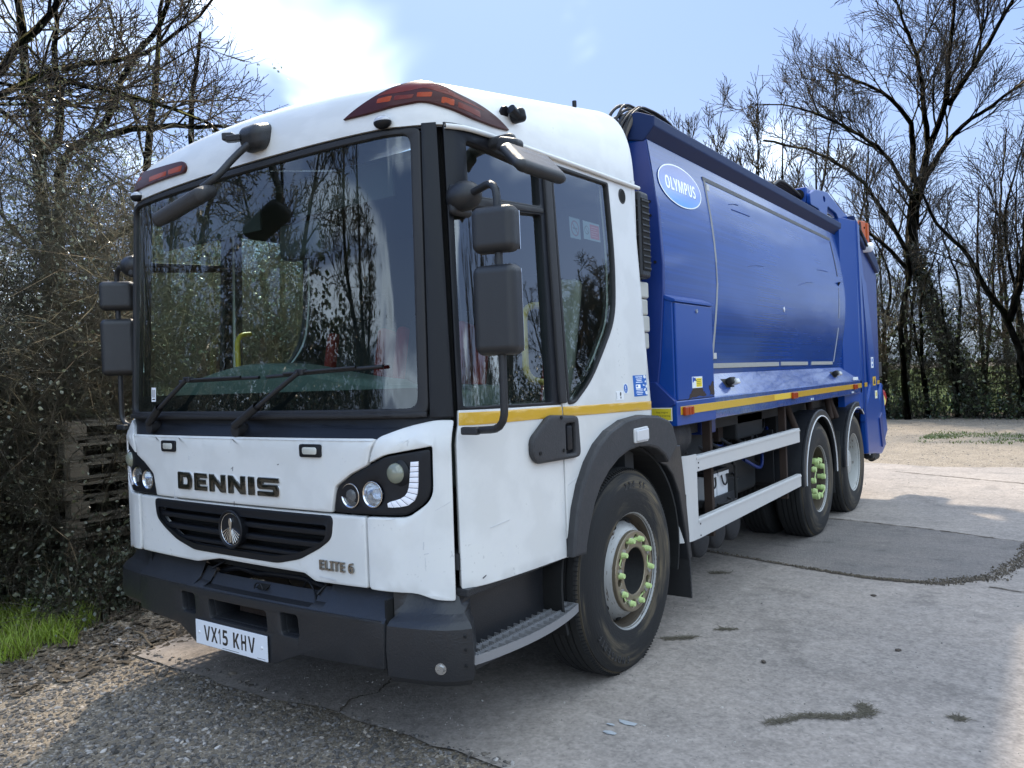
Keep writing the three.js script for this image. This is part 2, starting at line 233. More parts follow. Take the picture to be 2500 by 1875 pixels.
// tufts of moss and shredded stalks lying on the concrete
{
  const clump = (pts, n, seed, name, label, w) => { const r = rng(seed), a = []; for (let k = 0; k < n; k++) { const t = r() * (pts.length - 1), i = Math.min(Math.floor(t), pts.length - 2), x = lerp(pts[i][0], pts[i + 1][0], t - i) + (r() + r() - 1) * w, z = lerp(pts[i][1], pts[i + 1][1], t - i) + (r() + r() - 1) * w, L = 0.012 + 0.03 * r(), an = r() * 6.3, h = 0.004 + 0.016 * r() * r(); a.push(rod([x, 0.014, z], [x + L * Math.cos(an), 0.014 + h * 0.6, z + L * Math.sin(an)], 0.001, 3)); } const m = part(name, a, std([0.15, 0.13, 0.095], 0.95), scene); m.name = numbered(name); m.userData.kind = 'stuff'; tag(m, label, 'dry moss'); };
  clump([[1.98, -1.2], [2.11, -1.37], [2.24, -1.42], [2.33, -1.53], [2.28, -1.6]], 900, 41, 'dry_moss', 'long curl of dry moss lying on the concrete', 0.028);
  clump([[2.64, -1.66], [2.67, -1.64]], 120, 42, 'dry_moss', 'small tuft of dry moss near the right edge', 0.02);
  clump([[1.16, -1.98], [1.29, -2.09]], 260, 43, 'dry_moss', 'dark smear of dry moss beside the front wheel', 0.03);
  clump([[1.35, -2.28], [1.44, -2.33]], 120, 44, 'dry_moss', 'faint scrap of dry moss behind the front wheel', 0.03);
  clump([[0.85, -3.5], [0.95, -3.56]], 160, 45, 'dry_moss', 'dark tuft of dry moss by the side guard', 0.05);
  for (const [k, x, z, s] of [[0, 1.45, -0.79, 0.03], [1, 1.47, -0.91, 0.036], [2, 1.42, -0.86, 0.018]]) { const g = pebble(60 + k); const m = part('paint_flake', g.scale(s, 0.004, s * 0.7).translate(x, 0.016, z), std([0.36, 0.38, 0.4], 0.7), scene); m.name = numbered('paint_flake'); tag(m, ['pale grey flake on the concrete, nearest of three', 'pale grey flake on the concrete, largest of three', 'pale grey flake on the concrete, smallest of three'][k], 'flake'); }
  for (const [k, x, z] of [[0, 1.99, -4.3 + 0.9], [1, 2.3, -2.4], [2, 1.75, -1.9]]) { const m = part('dead_leaf', at(new THREE.SphereGeometry(1, 6, 4)  .scale(0.022, 0.005, 0.014), x, 0.017, z, 0.2, k), std([0.06, 0.045, 0.035], 0.9), scene); m.name = numbered('dead_leaf'); tag(m, ['dark curled leaf next to the rough patch edge', 'dark curled leaf in the middle of the concrete', 'dark curled leaf nearest the front wheel'][k], 'leaf'); }
  const st = part('fallen_stick', [tube([[-1.8, 0.015, -0.52], [-1.66, 0.022, -0.5], [-1.52, 0.016, -0.45], [-1.4, 0.02, -0.41]], 0.008, 20, 6), rod([-1.52, 0.018, -0.45], [-1.46, 0.05, -0.5], 0.004, 5)], std([0.13, 0.1, 0.065], 0.9), scene); st.name = numbered('fallen_stick'); tag(st, 'short broken stick lying on the gravel by the bumper', 'stick');
}
// grass
function blade(w, h, bend) { const pos = [], idx = []; for (let k = 0; k <= 3; k++) { const t = k / 3, ww = w * (1 - t * t) / 2; pos.push(-ww, h * t * (1 - 0.15 * t), bend * t * t, ww, h * t * (1 - 0.15 * t), bend * t * t); if (k < 3) idx.push(2 * k, 2 * k + 1, 2 * k + 3, 2 * k, 2 * k + 3, 2 * k + 2); } const g = new THREE.BufferGeometry(); g.setAttribute('position', new THREE.Float32BufferAttribute(pos, 3)); g.setIndex(idx); g.computeVertexNormals(); return g; }
const grassMat = phys([1, 1, 1], 0.6, { transmission: 0.45, thickness: 0, side: THREE.DoubleSide });
const edgeX = (z) => -1.86 + (z < -0.2 ? (z + 0.2) * 1.1 : 0.02 * Math.sin(z * 9)) + 0.06 * Math.sin(z * 23);
for (let q = 0; q < 2; q++) scatter('grass', 'bright green grass at the foot of the hedge', 'grass', 7000, (d, r) => { let x, z; do { z = -0.75 + 1.6 * r(); x = -3.4 + 1.6 * r(); } while (x > edgeX(z) - 0.12 * r() - 0.05 || r() > 0.25 + 0.75 * noise3(x * 5, 1, z * 5)); d.position.set(x, 0, z); d.rotation.set((r() - 0.5) * 0.7, r() * 6.3, (r() - 0.5) * 0.7); const s = 0.55 + 0.8 * r(); d.scale.set(s, s, s); }, blade(0.006, 0.1 + 0.04 * q, 0.05), grassMat, (c, r) => { const k = 0.7 + 0.6 * r(); c.setRGB(0.27 * k, 0.37 * k, 0.03 * k); if (r() > 0.9) c.setRGB(0.26 * k, 0.22 * k, 0.1 * k); }, 700 + q);
scatter('yard_grass', 'thin strip of grass across the far end of the yard', 'grass', 1500, (d, r) => { let x, z; do { x = 0.6 + 2.2 * r(); z = -15.6 + (r() + r() + r() - 1.5) * 1.1; } while (r() > 1.6 * noise3(x * 2, 3, z * 2) - 0.3); d.position.set(x, 0, z); d.rotation.set((r() - 0.5) * 0.7, r() * 6.3, (r() - 0.5) * 0.7); const s = 0.5 + 0.7 * r(); d.scale.set(s * 1.5, s * 0.7, s); }, blade(0.012, 0.07, 0.04), grassMat, (c, r) => { const k = 0.7 + 0.5 * r(); c.setRGB(0.12 * k, 0.17 * k, 0.03 * k); }, 712);
// field beyond the far hedge
struct('field', metres(new THREE.PlaneGeometry(260, 160, 1, 1).rotateX(-Math.PI / 2).translate(20, 0.02, -104), 3), std([0.12, 0.17, 0.035], 0.95, { map: rep(grimeTex, 1), bumpMap: gritTex, bumpScale: 0.05 }));

scatter('leaf_litter', 'brown leaf litter and twigs on the dirt between the grass and the bumper', 'leaf litter', 2600, (d, r) => { const x = -2.6 + 1.3 * r(), z = -1.5 + 1.9 * r(), s = 0.006 + 0.014 * r(); d.position.set(x, 0.006 + 0.008 * r(), z); d.rotation.set((r() - 0.5) * 0.8, r() * 6.3, (r() - 0.5) * 0.8); d.scale.set(s * (0.4 + r()), s * 0.12, s * (1 + 1.5 * r())); }, pebble(17), stoneMat, (c, r) => { const k = 0.035 + 0.11 * r() * r(); c.setRGB(k * 1.3, k, k * 0.68); }, 614);
// ---------- the truck ----------
// Its front faces +z, its nearside +x; z = 0 is the number plate. The cab skin is a surface of (s, v): s runs round the plan from the middle of the front, v upwards (metres below 2.5, then over the roof shoulder).
const truck = thing('refuse_truck', 'white and blue refuse collection truck parked on the concrete yard', 'truck');
const KEY = [
  [[0, -0.02], [0.5, -0.03], [0.85, -0.055], [1.0, -0.105], [1.08, -0.14], [1.15, -0.19], [1.19, -0.26], [1.21, -0.4], [1.22, -0.7], [1.22, -1.2], [1.22, -1.79]],
  [[0, -0.07], [0.5, -0.08], [0.85, -0.105], [1.0, -0.145], [1.08, -0.175], [1.145, -0.215], [1.185, -0.275], [1.21, -0.4], [1.22, -0.7], [1.22, -1.2], [1.22, -1.79]],
  [[0, -0.11], [0.5, -0.12], [0.85, -0.15], [0.97, -0.185], [1.045, -0.215], [1.105, -0.255], [1.14, -0.31], [1.158, -0.42], [1.168, -0.7], [1.168, -1.2], [1.165, -1.77]],
  [[0, -0.25], [0.5, -0.26], [0.8, -0.275], [0.9, -0.295], [0.93, -0.31], [0.95, -0.335], [0.96, -0.37], [0.965, -0.45], [0.96, -0.7], [0.945, -1.2], [0.925, -1.77]],
];
function outline(K, u) {
  const n = K.length; u = clamp(u, 0, n - 1 - 1e-9); const i = Math.floor(u), f = u - i;
  const g = (k) => (k < 0 ? [-K[-k][0], K[-k][1]] : K[Math.min(k, n - 1)]), a = g(i - 1), b = g(i), c = g(i + 1), d = g(i + 2);
  return [0, 1].map((q) => 0.5 * (2 * b[q] + (c[q] - a[q]) * f + (2 * a[q] - 5 * b[q] + 4 * c[q] - d[q]) * f * f + (3 * b[q] - a[q] - 3 * c[q] + d[q]) * f * f * f));
}
const ARC = [0]; for (let k = 1; k <= 400; k++) { const a = outline(KEY[0], (k - 1) / 40), b = outline(KEY[0], k / 40); ARC.push(ARC[k - 1] + Math.hypot(a[0] - b[0], a[1] - b[1])); }
const END = ARC[400];
function arcToU(s) { if (s >= END) return 10; let lo = 0, hi = 400; while (hi - lo > 1) { const m = (lo + hi) >> 1; ARC[m] <= s ? lo = m : hi = m; } return (lo + (s - ARC[lo]) / (ARC[hi] - ARC[lo])) / 40; }
const crest = (x, z) => 2.79 - 0.055 * (Math.min(Math.abs(x), 1) / 0.95) ** 2 + 0.18 * Math.max(0, -z - 0.3);
function P(s, v) {
  const u = arcToU(Math.abs(s)), [l, w0, w1, r] = KEY.map((k) => outline(k, u)), a = clamp((v - 1.3) / 0.07), b = clamp((v - 1.37) / 1.13), t = clamp(v - 2.5) * Math.PI / 2;
  const q = [0, 1].map((k) => l[k] + (w0[k] - l[k]) * a + (w1[k] - w0[k]) * b + (r[k] - w1[k]) * Math.pow(1 - Math.cos(t), 1.3));
  return V(Math.sign(s || 1) * q[0], v < 2.5 ? v : 2.5 + (crest(q[0], r[1]) - 2.5) * Math.sin(t), q[1] - Math.max(0, Math.abs(s) - END));
}
function N(s, v) { const e = 0.004, vv = Math.min(v, 3.49); return P(s + e, vv).sub(P(s - e, vv)).cross(P(s, vv + e).sub(P(s, vv - e))).normalize(); }
const PD = (s, v, d = 0) => P(s, v).addScaledVector(N(s, v), d);
function onSkin(g, max = 0.07, crease = 0.6) {
  g = g.index ? g.toNonIndexed() : g;
  g = new TessellateModifier(max, 9).modify(g);
  const p = g.attributes.position, uv = new Float32Array(p.count * 2), q = V(0, 0, 0);
  for (let i = 0; i < p.count; i++) { uv[2 * i] = p.getX(i); uv[2 * i + 1] = p.getY(i); q.copy(PD(p.getX(i), p.getY(i), p.getZ(i))); p.setXYZ(i, q.x, q.y, q.z); }
  g.deleteAttribute('normal'); g.setAttribute('uv', new THREE.BufferAttribute(uv, 2));
  return toCreasedNormals(g, crease);
}
// a plate of the cab skin between depths d0 and d1
function skin(pts, d0, d1, { bevel = 0.006, holes = [], max = 0.07 } = {}) { return onSkin(extrude(shapeOf(pts, holes), d1 - d0, bevel).translate(0, 0, d0), max); }
function strip(s0, s1, v0, v1, ns, nv, f) {
  const pos = [], uv = [], idx = [];
  for (let j = 0; j <= nv; j++) for (let i = 0; i <= ns; i++) { const s = lerp(s0, s1, i / ns), v = lerp(v0, v1, j / nv), p = f(s, v); pos.push(p.x, p.y, p.z); uv.push(s, v); }
  for (let j = 0; j < nv; j++) for (let i = 0; i < ns; i++) { const a = j * (ns + 1) + i, b = a + ns + 1; idx.push(a, a + 1, b + 1, a, b + 1, b); }
  const g = new THREE.BufferGeometry(); g.setAttribute('position', new THREE.Float32BufferAttribute(pos, 3)); g.setAttribute('uv', new THREE.Float32BufferAttribute(uv, 2)); g.setIndex(idx); g.computeVertexNormals(); return g;
}
// roof
{
  const roof = group('cab_roof', truck, 'white moulded cab roof with raised rear');
  const top = (x, z) => V(x, crest(x, z) + 0.02 * (1 - (x / 0.96) ** 2) * step2(0.2, 0.6, -z), z);
  const inner = (s) => outline(KEY[3], arcToU(Math.abs(s)));
  const lip = (s) => 2.555 + 0.035 * (1 - step2(0.9, 1.5, Math.abs(s)));
  const shell = strip(-END, END, 0, 1, 170, 24, (s, v) => P(s, lerp(lip(s), 3.5, v)));
  const under = strip(-END, END, 0, 1, 170, 2, (s, v) => PD(s, lip(s), -0.025 * (1 - v)));
  const cap = strip(-1, 1, 0.0, 1, 40, 30, (k, t) => {
    const z = lerp(-0.25, -1.77, 1 - t), u = (() => { let lo = 0, hi = 10; for (let n = 0; n < 30; n++) { const m = (lo + hi) / 2; outline(KEY[3], m)[1] > z ? lo = m : hi = m; } return lo; })();
    const x = outline(KEY[3], u)[0] * k; return top(x, z);
  });
  const back = []; for (let k = 0; k <= 20; k++) { const q = P(END, lerp(2.555, 3.5, k / 20)); back.push([q.x, q.y]); }
  const wall = upright([...back, ...back.map(([x, y]) => [-x, y]).reverse()], -1.8, -1.765, 0);
  part('roof_shell', [toCreasedNormals(merged([shell, under, cap]), 0.5), wall], M.white, roof);
  // gutter lip along the sides
  for (const g of [1, -1]) { const pts = []; for (let k = 0; k <= 24; k++) { const s = lerp(1.2, END + 0.06, k / 24), q = PD(s, 2.548, 0.012); pts.push([q.x * g, q.y, q.z]); } part('gutter', tube(pts, 0.011, 60, 8), M.white, roof); }
  const hinge = P(2.5, 3.3); part('roof_stud', at(cyl(0.012, 0.03, 10), hinge.x - 0.03, hinge.y + 0.03, hinge.z), M.trim, roof);
}
// back wall and floor of the cab
part('cab_back_wall', [box(-1.2, 1.2, 1.2, 1.37, -1.8, -1.76, 0), box(-1.17, 1.17, 1.37, 2.57, -1.795, -1.76, 0)], M.white, truck);
// panels of the front
const half = (f) => [1, -1].map(f);
const hoodR = [[0.876, 1.314], [0.85, 1.268], [0.834, 1.208], [0.745, 1.17, 0.01], [0.662, 1.118], [0.636, 1.012]];
{
  const R = hoodR.map(([s, v]) => [s, v]), Lf = [...hoodR].reverse().map(([s, v]) => [-s, v]);
  const outlineH = rounded([...Lf, ...R.map((p) => p)].map((p) => p), 0.012);
  part('hood_panel', skin(outlineH, -0.03, 0.004, { bevel: 0.012, max: 0.06 }), M.white, truck, 'white bonnet panel carrying the black lettering');
}
const grilleOut = [[-0.655, 1.0], [0.645, 1.0], [0.63, 0.905], [0.56, 0.86], [0.44, 0.805], [0.3, 0.775], [-0.31, 0.775], [-0.46, 0.81], [-0.57, 0.86], [-0.64, 0.905]];
{
  const lower = rounded([[-0.812, 1.006], [0.812, 1.006], [0.812, 0.722], [0.52, 0.72], [0.46, 0.748], [-0.12, 0.752], [-0.3, 0.72], [-0.812, 0.722]], 0.015);
  part('lower_grille_panel', skin(lower, -0.04, 0.0, { bevel: 0.012, holes: [rounded(grilleOut, 0.03)], max: 0.06 }), M.white, truck);
}
const headOut = [[1.1, 1.27, 0.015], [1.097, 1.08, 0.05], [0.998, 1.014, 0.03], [0.642, 1.014, 0.02], [0.664, 1.118, 0.03], [0.748, 1.168, 0.03], [0.912, 1.243, 0.03]];
half((g) => {
  const c = rounded([[0.822, 0.722, 0.02], [1.03, 0.715, 0.03], [1.1, 0.69, 0.04], [1.176, 0.685, 0.012], [1.182, 1.375, 0.012], [1.1, 1.378, 0.04], [0.984, 1.355, 0.05], [0.884, 1.318, 0.014], [0.858, 1.27, 0.03], [0.842, 1.216, 0.012], [0.912, 1.249, 0.03], [1.108, 1.28, 0.01], [1.105, 1.076, 0.05], [1.0, 1.006, 0.03], [0.822, 1.006, 0.012]], 0.012);
  const q = g > 0 ? c : flipX(c);
  part('corner_panel', skin(q, -0.03, 0.004, { bevel: 0.006, max: 0.05 }), M.white, truck);
});
// dark carcass seen through the gaps
part('cab_carcass', [skin([[-1.185, 0.7], [1.185, 0.7], [1.185, 1.42], [-1.185, 1.42]], -0.11, -0.09, { bevel: 0, max: 0.12, holes: [rounded(grilleOut, 0.03)] }), box(-1.1, 1.1, 0.72, 1.0, -0.35, -0.32, 0), box(-1.15, 1.15, 0.75, 0.8, -1.75, -0.3, 0), ...[1, -1].map((g) => skin((g > 0 ? (p) => p : flipX)([[1.1, 1.36], [1.25, 1.36], [1.25, 2.6], [1.1, 2.6]]), -0.075, -0.055, { bevel: 0, max: 0.12 }))], M.hole, truck);
// lettering
{
  const word = group('maker_lettering', truck, 'black block letters DENNIS with chrome edges');
  const w = 0.024, glyph = {
    D: (W, H) => [rounded([[0, 0, 0.004], [W, 0, 0.03], [W, H, 0.03], [0, H, 0.004]]), [rounded([[0.038, 0.022, 0.002], [0.038, H - 0.022, 0.002], [W - 0.035, H - 0.022, 0.012], [W - 0.035, 0.022, 0.012]])]],
    E: (W, H) => [rounded([[0, 0], [W, 0], [W, w - 0.004], [0.036, w - 0.004], [0.036, 0.029], [W - 0.008, 0.029], [W - 0.008, H - 0.029], [0.036, H - 0.029], [0.036, H - w + 0.004], [W, H - w + 0.004], [W, H], [0, H]], 0.003), []],
    N: (W, H) => [[[0, 0], [0.033, 0], [0.033, 0.046], [W - 0.036, 0], [W, 0], [W, H], [W - 0.033, H], [W - 0.033, H - 0.046], [0.036, H], [0, H]], []],
    I: (W, H) => [rounded([[0, 0], [W, 0], [W, H], [0, H]], 0.003), []],
    S: (W, H) => [rounded([[0, 0, 0.003], [W, 0, 0.018], [W, 0.0485, 0.018], [0.036, 0.0485, 0.006], [0.036, H - 0.02, 0.003], [W, H - 0.02, 0.003], [W, H, 0.003], [0, H, 0.016], [0, H - 0.0485, 0.016], [W - 0.036, H - 0.0485, 0.006], [W - 0.036, 0.02, 0.003], [0, 0.02, 0.003]]), []],
  };
  let s = -0.412; const H = 0.078;
  for (const [c, W, name] of [['D', 0.118], ['E', 0.1], ['N', 0.122], ['N', 0.122], ['I', 0.042], ['S', 0.14]]) {
    const [o, holes] = glyph[c](W, H), mv = (a) => a.map(([x, y]) => [x + s, y + 1.062]);
    const l = part('letter', skin(mv(o), 0.004, 0.013, { bevel: 0.0012, holes: holes.map(mv), max: 0.05 }), M.letter, word);
    part('chrome_edge', skin(mv(o).map(([x, y]) => [x + (x > s + W / 2 ? 0.0022 : -0.0022), y + (y > 1.062 + H / 2 ? 0.0022 : -0.0022)]), 0.003, 0.0095, { bevel: 0.001, holes: holes.map(mv), max: 0.05 }), M.chrome, word);
    s += W + 0.021;
  }
  const t = new TextGeometry('ELITE 6', { font, size: 0.04, depth: 0.008, bevelEnabled: false, curveSegments: 6 });
  t.scale(1.02, 1, 1); t.translate(0.556, 0.778, 0.002);
  part('model_lettering', onSkin(t, 0.05), std([0.3, 0.29, 0.28], 0.2, { metalness: 1 }), truck, 'small chrome letters ELITE 6');
}
// grille
{
  const gr = group('grille', truck, 'black radiator grille with horizontal bars and round badge');
  const o = rounded(grilleOut, 0.03), c = [0, 0.885], inner = o.map(([s, v]) => [c[0] + (s - c[0]) * 0.955, c[1] + (v - c[1]) * 0.76 - 0.004]);
  part('grille_frame', skin(o, -0.02, 0.006, { bevel: 0.008, holes: [inner], max: 0.06 }), M.trim, gr);
  const halfAt = (v) => { let m = 0; for (let i = 0; i < inner.length; i++) { const a = inner[i], b = inner[(i + 1) % inner.length]; if ((a[1] - v) * (b[1] - v) <= 0 && Math.abs(a[1] - b[1]) > 1e-6) m = Math.max(m, lerp(a[0], b[0], (v - a[1]) / (b[1] - a[1]))); } return m || 0.3; };
  for (const [v, h] of [[0.925, 0.026], [0.872, 0.026], [0.823, 0.02]]) { const e = halfAt(v) + 0.012; part('slat', skin(rounded([[-e, v - h / 2], [e, v - h / 2], [e, v + h / 2], [-e, v + h / 2]], 0.004), -0.05, -0.004, { bevel: 0.009, max: 0.08 }), M.trim, gr); }
  part('slat', skin([[-0.62, 0.955], [0.62, 0.955], [0.62, 0.962], [-0.62, 0.962]], -0.05, -0.012, { bevel: 0.003, max: 0.09 }), M.trim, gr);
  part('radiator_core', [box(-0.64, 0.64, 0.77, 1.0, -0.14, -0.11, 0)], M.hole, gr);
  const bd = group('badge', truck, 'round chrome and black emblem in the middle of the grille');
  const q = PD(0.0, 0.9, 0);
  const z0 = q.z;
  part('badge_ring', [at(new THREE.TorusGeometry(0.08, 0.0065, 10, 48), 0, 0.9, z0 + 0.014), at(cyl(0.082, 0.03, 48).rotateX(Math.PI / 2), 0, 0.9, z0 - 0.005)], M.trim, bd);
  const rays = []; for (let k = -5; k <= 5; k++) { if (!k) continue; const a = -Math.PI / 2 + k * 0.235, r0 = 0.016, r1 = 0.069, da = 0.055; const pt = (r, b) => [r * Math.cos(b), 0.9 + r * Math.sin(b) + 0.012 * (r < 0.03 ? 1 : 0.4)]; rays.push(upright([pt(r0, a - da), pt(r1, a - da), pt(r1, a + da), pt(r0, a + da)], z0 + 0.01, z0 + 0.0155, 0.0008)); }
  rays.push(upright(rounded([[-0.004, 0.84], [0.004, 0.84], [0.006, 0.905], [0.011, 0.932], [0.006, 0.95], [-0.006, 0.95], [-0.011, 0.932], [-0.006, 0.905]], 0.003), z0 + 0.01, z0 + 0.017, 0.001));
  rays.push(at(new THREE.TorusGeometry(0.071, 0.0022, 8, 48), 0, 0.9, z0 + 0.012));
  part('badge_rays', rays, M.chrome, bd);
}
// headlights
half((g) => {
  const f = (pts) => (g > 0 ? pts : flipX(pts));
  const u = group('headlight_cluster', truck, g > 0 ? 'nearside black headlight cluster with lit-looking white LED strip' : 'offside black headlight cluster');
  const spots = [[0.735, 1.085, 0.05], [0.848, 1.094, 0.052], [0.96, 1.178, 0.042]];
  part('housing', skin(f(rounded(headOut, 0.02)), -0.03, -0.004, { bevel: 0.008, max: 0.04, holes: spots.slice(0, 2).map(([s, v, r]) => f(oval(s, v, r, r, 32))) }), M.trim, u);
  for (const [k, [s, v, r]] of spots.entries()) {
    const c = PD(g * s, v, -0.012), n = N(g * s, v).lerp(V(0, 0, 1), 0.75).normalize(), q = new THREE.Quaternion().setFromUnitVectors(V(0, 0, 1), n);
    const put = (geo) => geo.applyQuaternion(q).translate(c.x, c.y, c.z);
    const lamp = u;
    if (k < 2) {
      part('lamp_bezel', put(new THREE.LatheGeometry([[r, 0.008], [r - 0.004, 0.01], [r - 0.008, 0.004], [r - 0.012, -0.012]].map((p) => V2(...p)), 40).rotateX(Math.PI / 2)), M.chrome, lamp);
      part('lamp_reflector', put(new THREE.LatheGeometry([[r - 0.01, -0.008], [r - 0.016, -0.03], [0.022, -0.045], [0, -0.047]].map((p) => V2(...p)), 40).rotateX(Math.PI / 2)), M.chrome, lamp);
      part('bulb_lens', put(new THREE.SphereGeometry(k ? 0.026 : 0.012, 24, 16).scale(1, 1, 0.7).translate(0, 0, -0.026)), phys([0.8, 0.85, 0.95], 0.03, { transmission: 0.85, thickness: 0.02, ior: 1.5 }), lamp);
      part('cover_glass', put(new THREE.SphereGeometry(0.09, 40, 12, 0, 2 * Math.PI, 0, Math.asin((r - 0.006) / 0.09)).rotateX(Math.PI / 2).translate(0, 0, -0.09 * Math.cos(Math.asin((r - 0.006) / 0.09)))), M.lens, lamp);
    } else {
      part('socket', put(new THREE.LatheGeometry([[0.056, 0.0], [0.052, 0.005], [0.046, 0.006], [0.04, 0.012], [0.036, 0.012]].map((p) => V2(...p)), 32).rotateX(Math.PI / 2)), M.trim, lamp);
      part('bulb_lens', put(new THREE.SphereGeometry(0.04, 28, 18).scale(1, 1, 0.55).translate(0, 0, 0.012)), phys([0.2, 0.21, 0.16], 0.15, { clearcoat: 1 }), lamp);
    }
  }
  const day = u;
  const strips = [[[1.02, 1.222], [1.052, 1.224]], [[1.018, 1.202], [1.051, 1.204]], [[1.016, 1.182], [1.05, 1.184]], [[1.014, 1.162], [1.049, 1.163]], [[1.012, 1.142], [1.048, 1.142]], [[1.008, 1.122], [1.046, 1.12]], [[1.002, 1.105], [1.042, 1.096]], [[0.99, 1.09], [1.03, 1.072]], [[0.972, 1.08], [1.004, 1.054]], [[0.952, 1.074], [0.974, 1.048]], [[0.932, 1.069], [0.944, 1.046]], [[0.918, 1.062], [0.92, 1.047]]];
  for (let k = 0; k < strips.length - 1; k++) { const [a, b] = strips[k], [c, d] = strips[k + 1], sh = (p, o) => [lerp(p[0], o[0], 0.05), lerp(p[1], o[1], 0.05)]; part('led_block', skin(f([sh(a, c), sh(c, a), sh(d, b), sh(b, d)]), -0.006, 0.004, { bevel: 0.002, max: 0.1 }), M.led, day); }
});
// small lights on the bonnet, roof markers, amber beacons
half((g) => {
  const l = group('strobe_light', truck), c = g > 0 ? 0.535 : -0.49, q = (w, h, d0, d1, m, n) => part(n, skin(rounded([[c - w, 1.262 - h], [c + w, 1.262 - h], [c + w, 1.262 + h], [c - w, 1.262 + h]], 0.012), d0, d1, { bevel: 0.003, max: 0.1 }), m, l);
  q(0.062, 0.027, 0.002, 0.014, M.trim, 'surround'); q(0.042, 0.015, 0.01, 0.0165, phys([0.55, 0.55, 0.5], 0.2, { clearcoat: 1 }), 'lamp_face');
  const m = group('marker_lamp', truck), p = PD(g * 0.9, 2.645, 0.012);
  part('lamp_base', at(new THREE.SphereGeometry(0.036, 24, 14, 0, 2 * Math.PI, Math.PI / 2, Math.PI / 2).scale(1.15, 0.75, 0.8), p.x, p.y, p.z), M.trim, m);
  part('lamp_lens', at(new THREE.SphereGeometry(0.036, 24, 14, 0, 2 * Math.PI, 0, Math.PI / 2).scale(1.15, 0.65, 0.8), p.x, p.y, p.z), phys([0.45, 0.45, 0.47], 0.12, { clearcoat: 1 }), m);
  const b = group('beacon', truck, g > 0 ? 'nearside amber beacon lens wrapped round the roof corner' : 'offside amber beacon lens wrapped round the roof corner');
  const f = (pts) => (g > 0 ? pts : flipX(pts));
  const o = rounded([[0.688, 2.754, 0.01], [0.75, 2.85, 0.05], [0.834, 2.965, 0.1], [0.936, 3.11, 0.1], [1.044, 3.25, 0.1], [1.135, 3.34, 0.02], [1.194, 3.15, 0.05], [1.284, 2.96, 0.1], [1.398, 2.89, 0.1], [1.47, 2.835, 0.1], [1.56, 2.75, 0.1], [1.628, 2.66, 0.012], [1.53, 2.65, 0.05], [1.332, 2.678, 0.1], [1.2, 2.755, 0.1], [1.12, 2.83, 0.06], [1.08, 2.845, 0.06], [0.984, 2.82, 0.1], [0.84, 2.766, 0.1]], 0.05);
  if (g < 0) o.splice(0, o.length, ...rounded([[0.4, 2.69, 0.02], [0.385, 2.75, 0.03], [0.42, 2.85, 0.04], [0.6, 2.9, 0.1], [0.8, 2.97, 0.1], [1.0, 3.12, 0.1], [1.135, 3.3, 0.03], [1.3, 2.95, 0.1], [1.62, 2.66, 0.02], [1.2, 2.75, 0.1], [0.9, 2.74, 0.1]], 0.05));
  part('lens', skin(f(o), -0.004, 0.012, { bevel: 0.006, max: 0.04 }), M.smoke, b);
  for (const [pts, k] of [...(g < 0 ? [[[[0.43, 2.72], [0.55, 2.74], [0.55, 2.8], [0.42, 2.79]], 1], [[[0.57, 2.74], [0.75, 2.76], [0.75, 2.83], [0.57, 2.8]], 1]] : []), [[[0.865, 2.87], [0.94, 2.875], [0.95, 2.955], [0.87, 2.93]], 1], [[[0.96, 2.885], [1.06, 2.9], [1.07, 2.955], [0.965, 2.95]], 0], [[[1.08, 2.905], [1.15, 2.885], [1.16, 2.955], [1.085, 2.975]], 1], [[[1.19, 2.8], [1.25, 2.77], [1.26, 2.85], [1.2, 2.88]], 1], [[[1.27, 2.76], [1.42, 2.7], [1.42, 2.77], [1.28, 2.83]], 0]]) part('led_block', skin(f(rounded(pts, 0.012)), 0.006, 0.0128, { bevel: 0.001, max: 0.06 }), k ? M.amber : M.amberDim, b);
  const band = rounded([[0.86, 2.965, 0.02], [0.95, 3.08, 0.05], [1.05, 3.2, 0.05], [1.135, 3.27, 0.02], [1.19, 3.1, 0.05], [1.28, 2.915, 0.05], [1.47, 2.78, 0.03], [1.28, 2.86, 0.05], [1.18, 2.96, 0.05], [1.12, 3.05, 0.03], [1.0, 3.0, 0.03]], 0.03);
  part('tinted_band', skin(f(band), 0.006, 0.0126, { bevel: 0.001, max: 0.05 }), M.amberDim, b);
});
// windscreen
{
  const ws = group('windscreen', truck, 'large curved windscreen reflecting trees');
  const o = rounded([[-1.075, 1.385], [1.075, 1.385], [1.085, 2.56], [-1.085, 2.56]], 0.06), i = rounded([[-1.03, 1.425], [1.03, 1.425], [1.04, 2.5], [-1.04, 2.5]], 0.05);
  part('rubber_seal', [skin(o, -0.03, 0.006, { bevel: 0.008, holes: [i], max: 0.06 }), skin(rounded([[-1.07, 1.39], [1.07, 1.39], [1.07, 1.41], [-1.07, 1.41]], 0.004), 0, 0.014, { bevel: 0.004, max: 0.06 })], M.seal, ws);
  part('pane', strip(-1.05, 1.05, 1.41, 2.51, 90, 24, (s, v) => PD(s, v, -0.008)), M.glass, ws);
  part('black_band', strip(-1.045, 1.045, 1.415, 1.505, 90, 3, (s, v) => PD(s, v, -0.014)), M.band, ws);
}
part('scuttle_panel', skin(rounded([[-1.17, 1.385], [-1.1, 1.375], [-0.984, 1.35], [-0.884, 1.31], [0.884, 1.31], [0.984, 1.35], [1.1, 1.375], [1.17, 1.385], [1.17, 1.4], [-1.17, 1.4]], 0.01), -0.05, -0.012, { bevel: 0.004, max: 0.06 }), M.trim, truck);
part('brow_strip', skin([[-1.16, 2.55], [1.16, 2.55], [1.16, 2.62], [-1.16, 2.62]], -0.03, -0.012, { bevel: 0.002, max: 0.06 }), M.trim, truck);
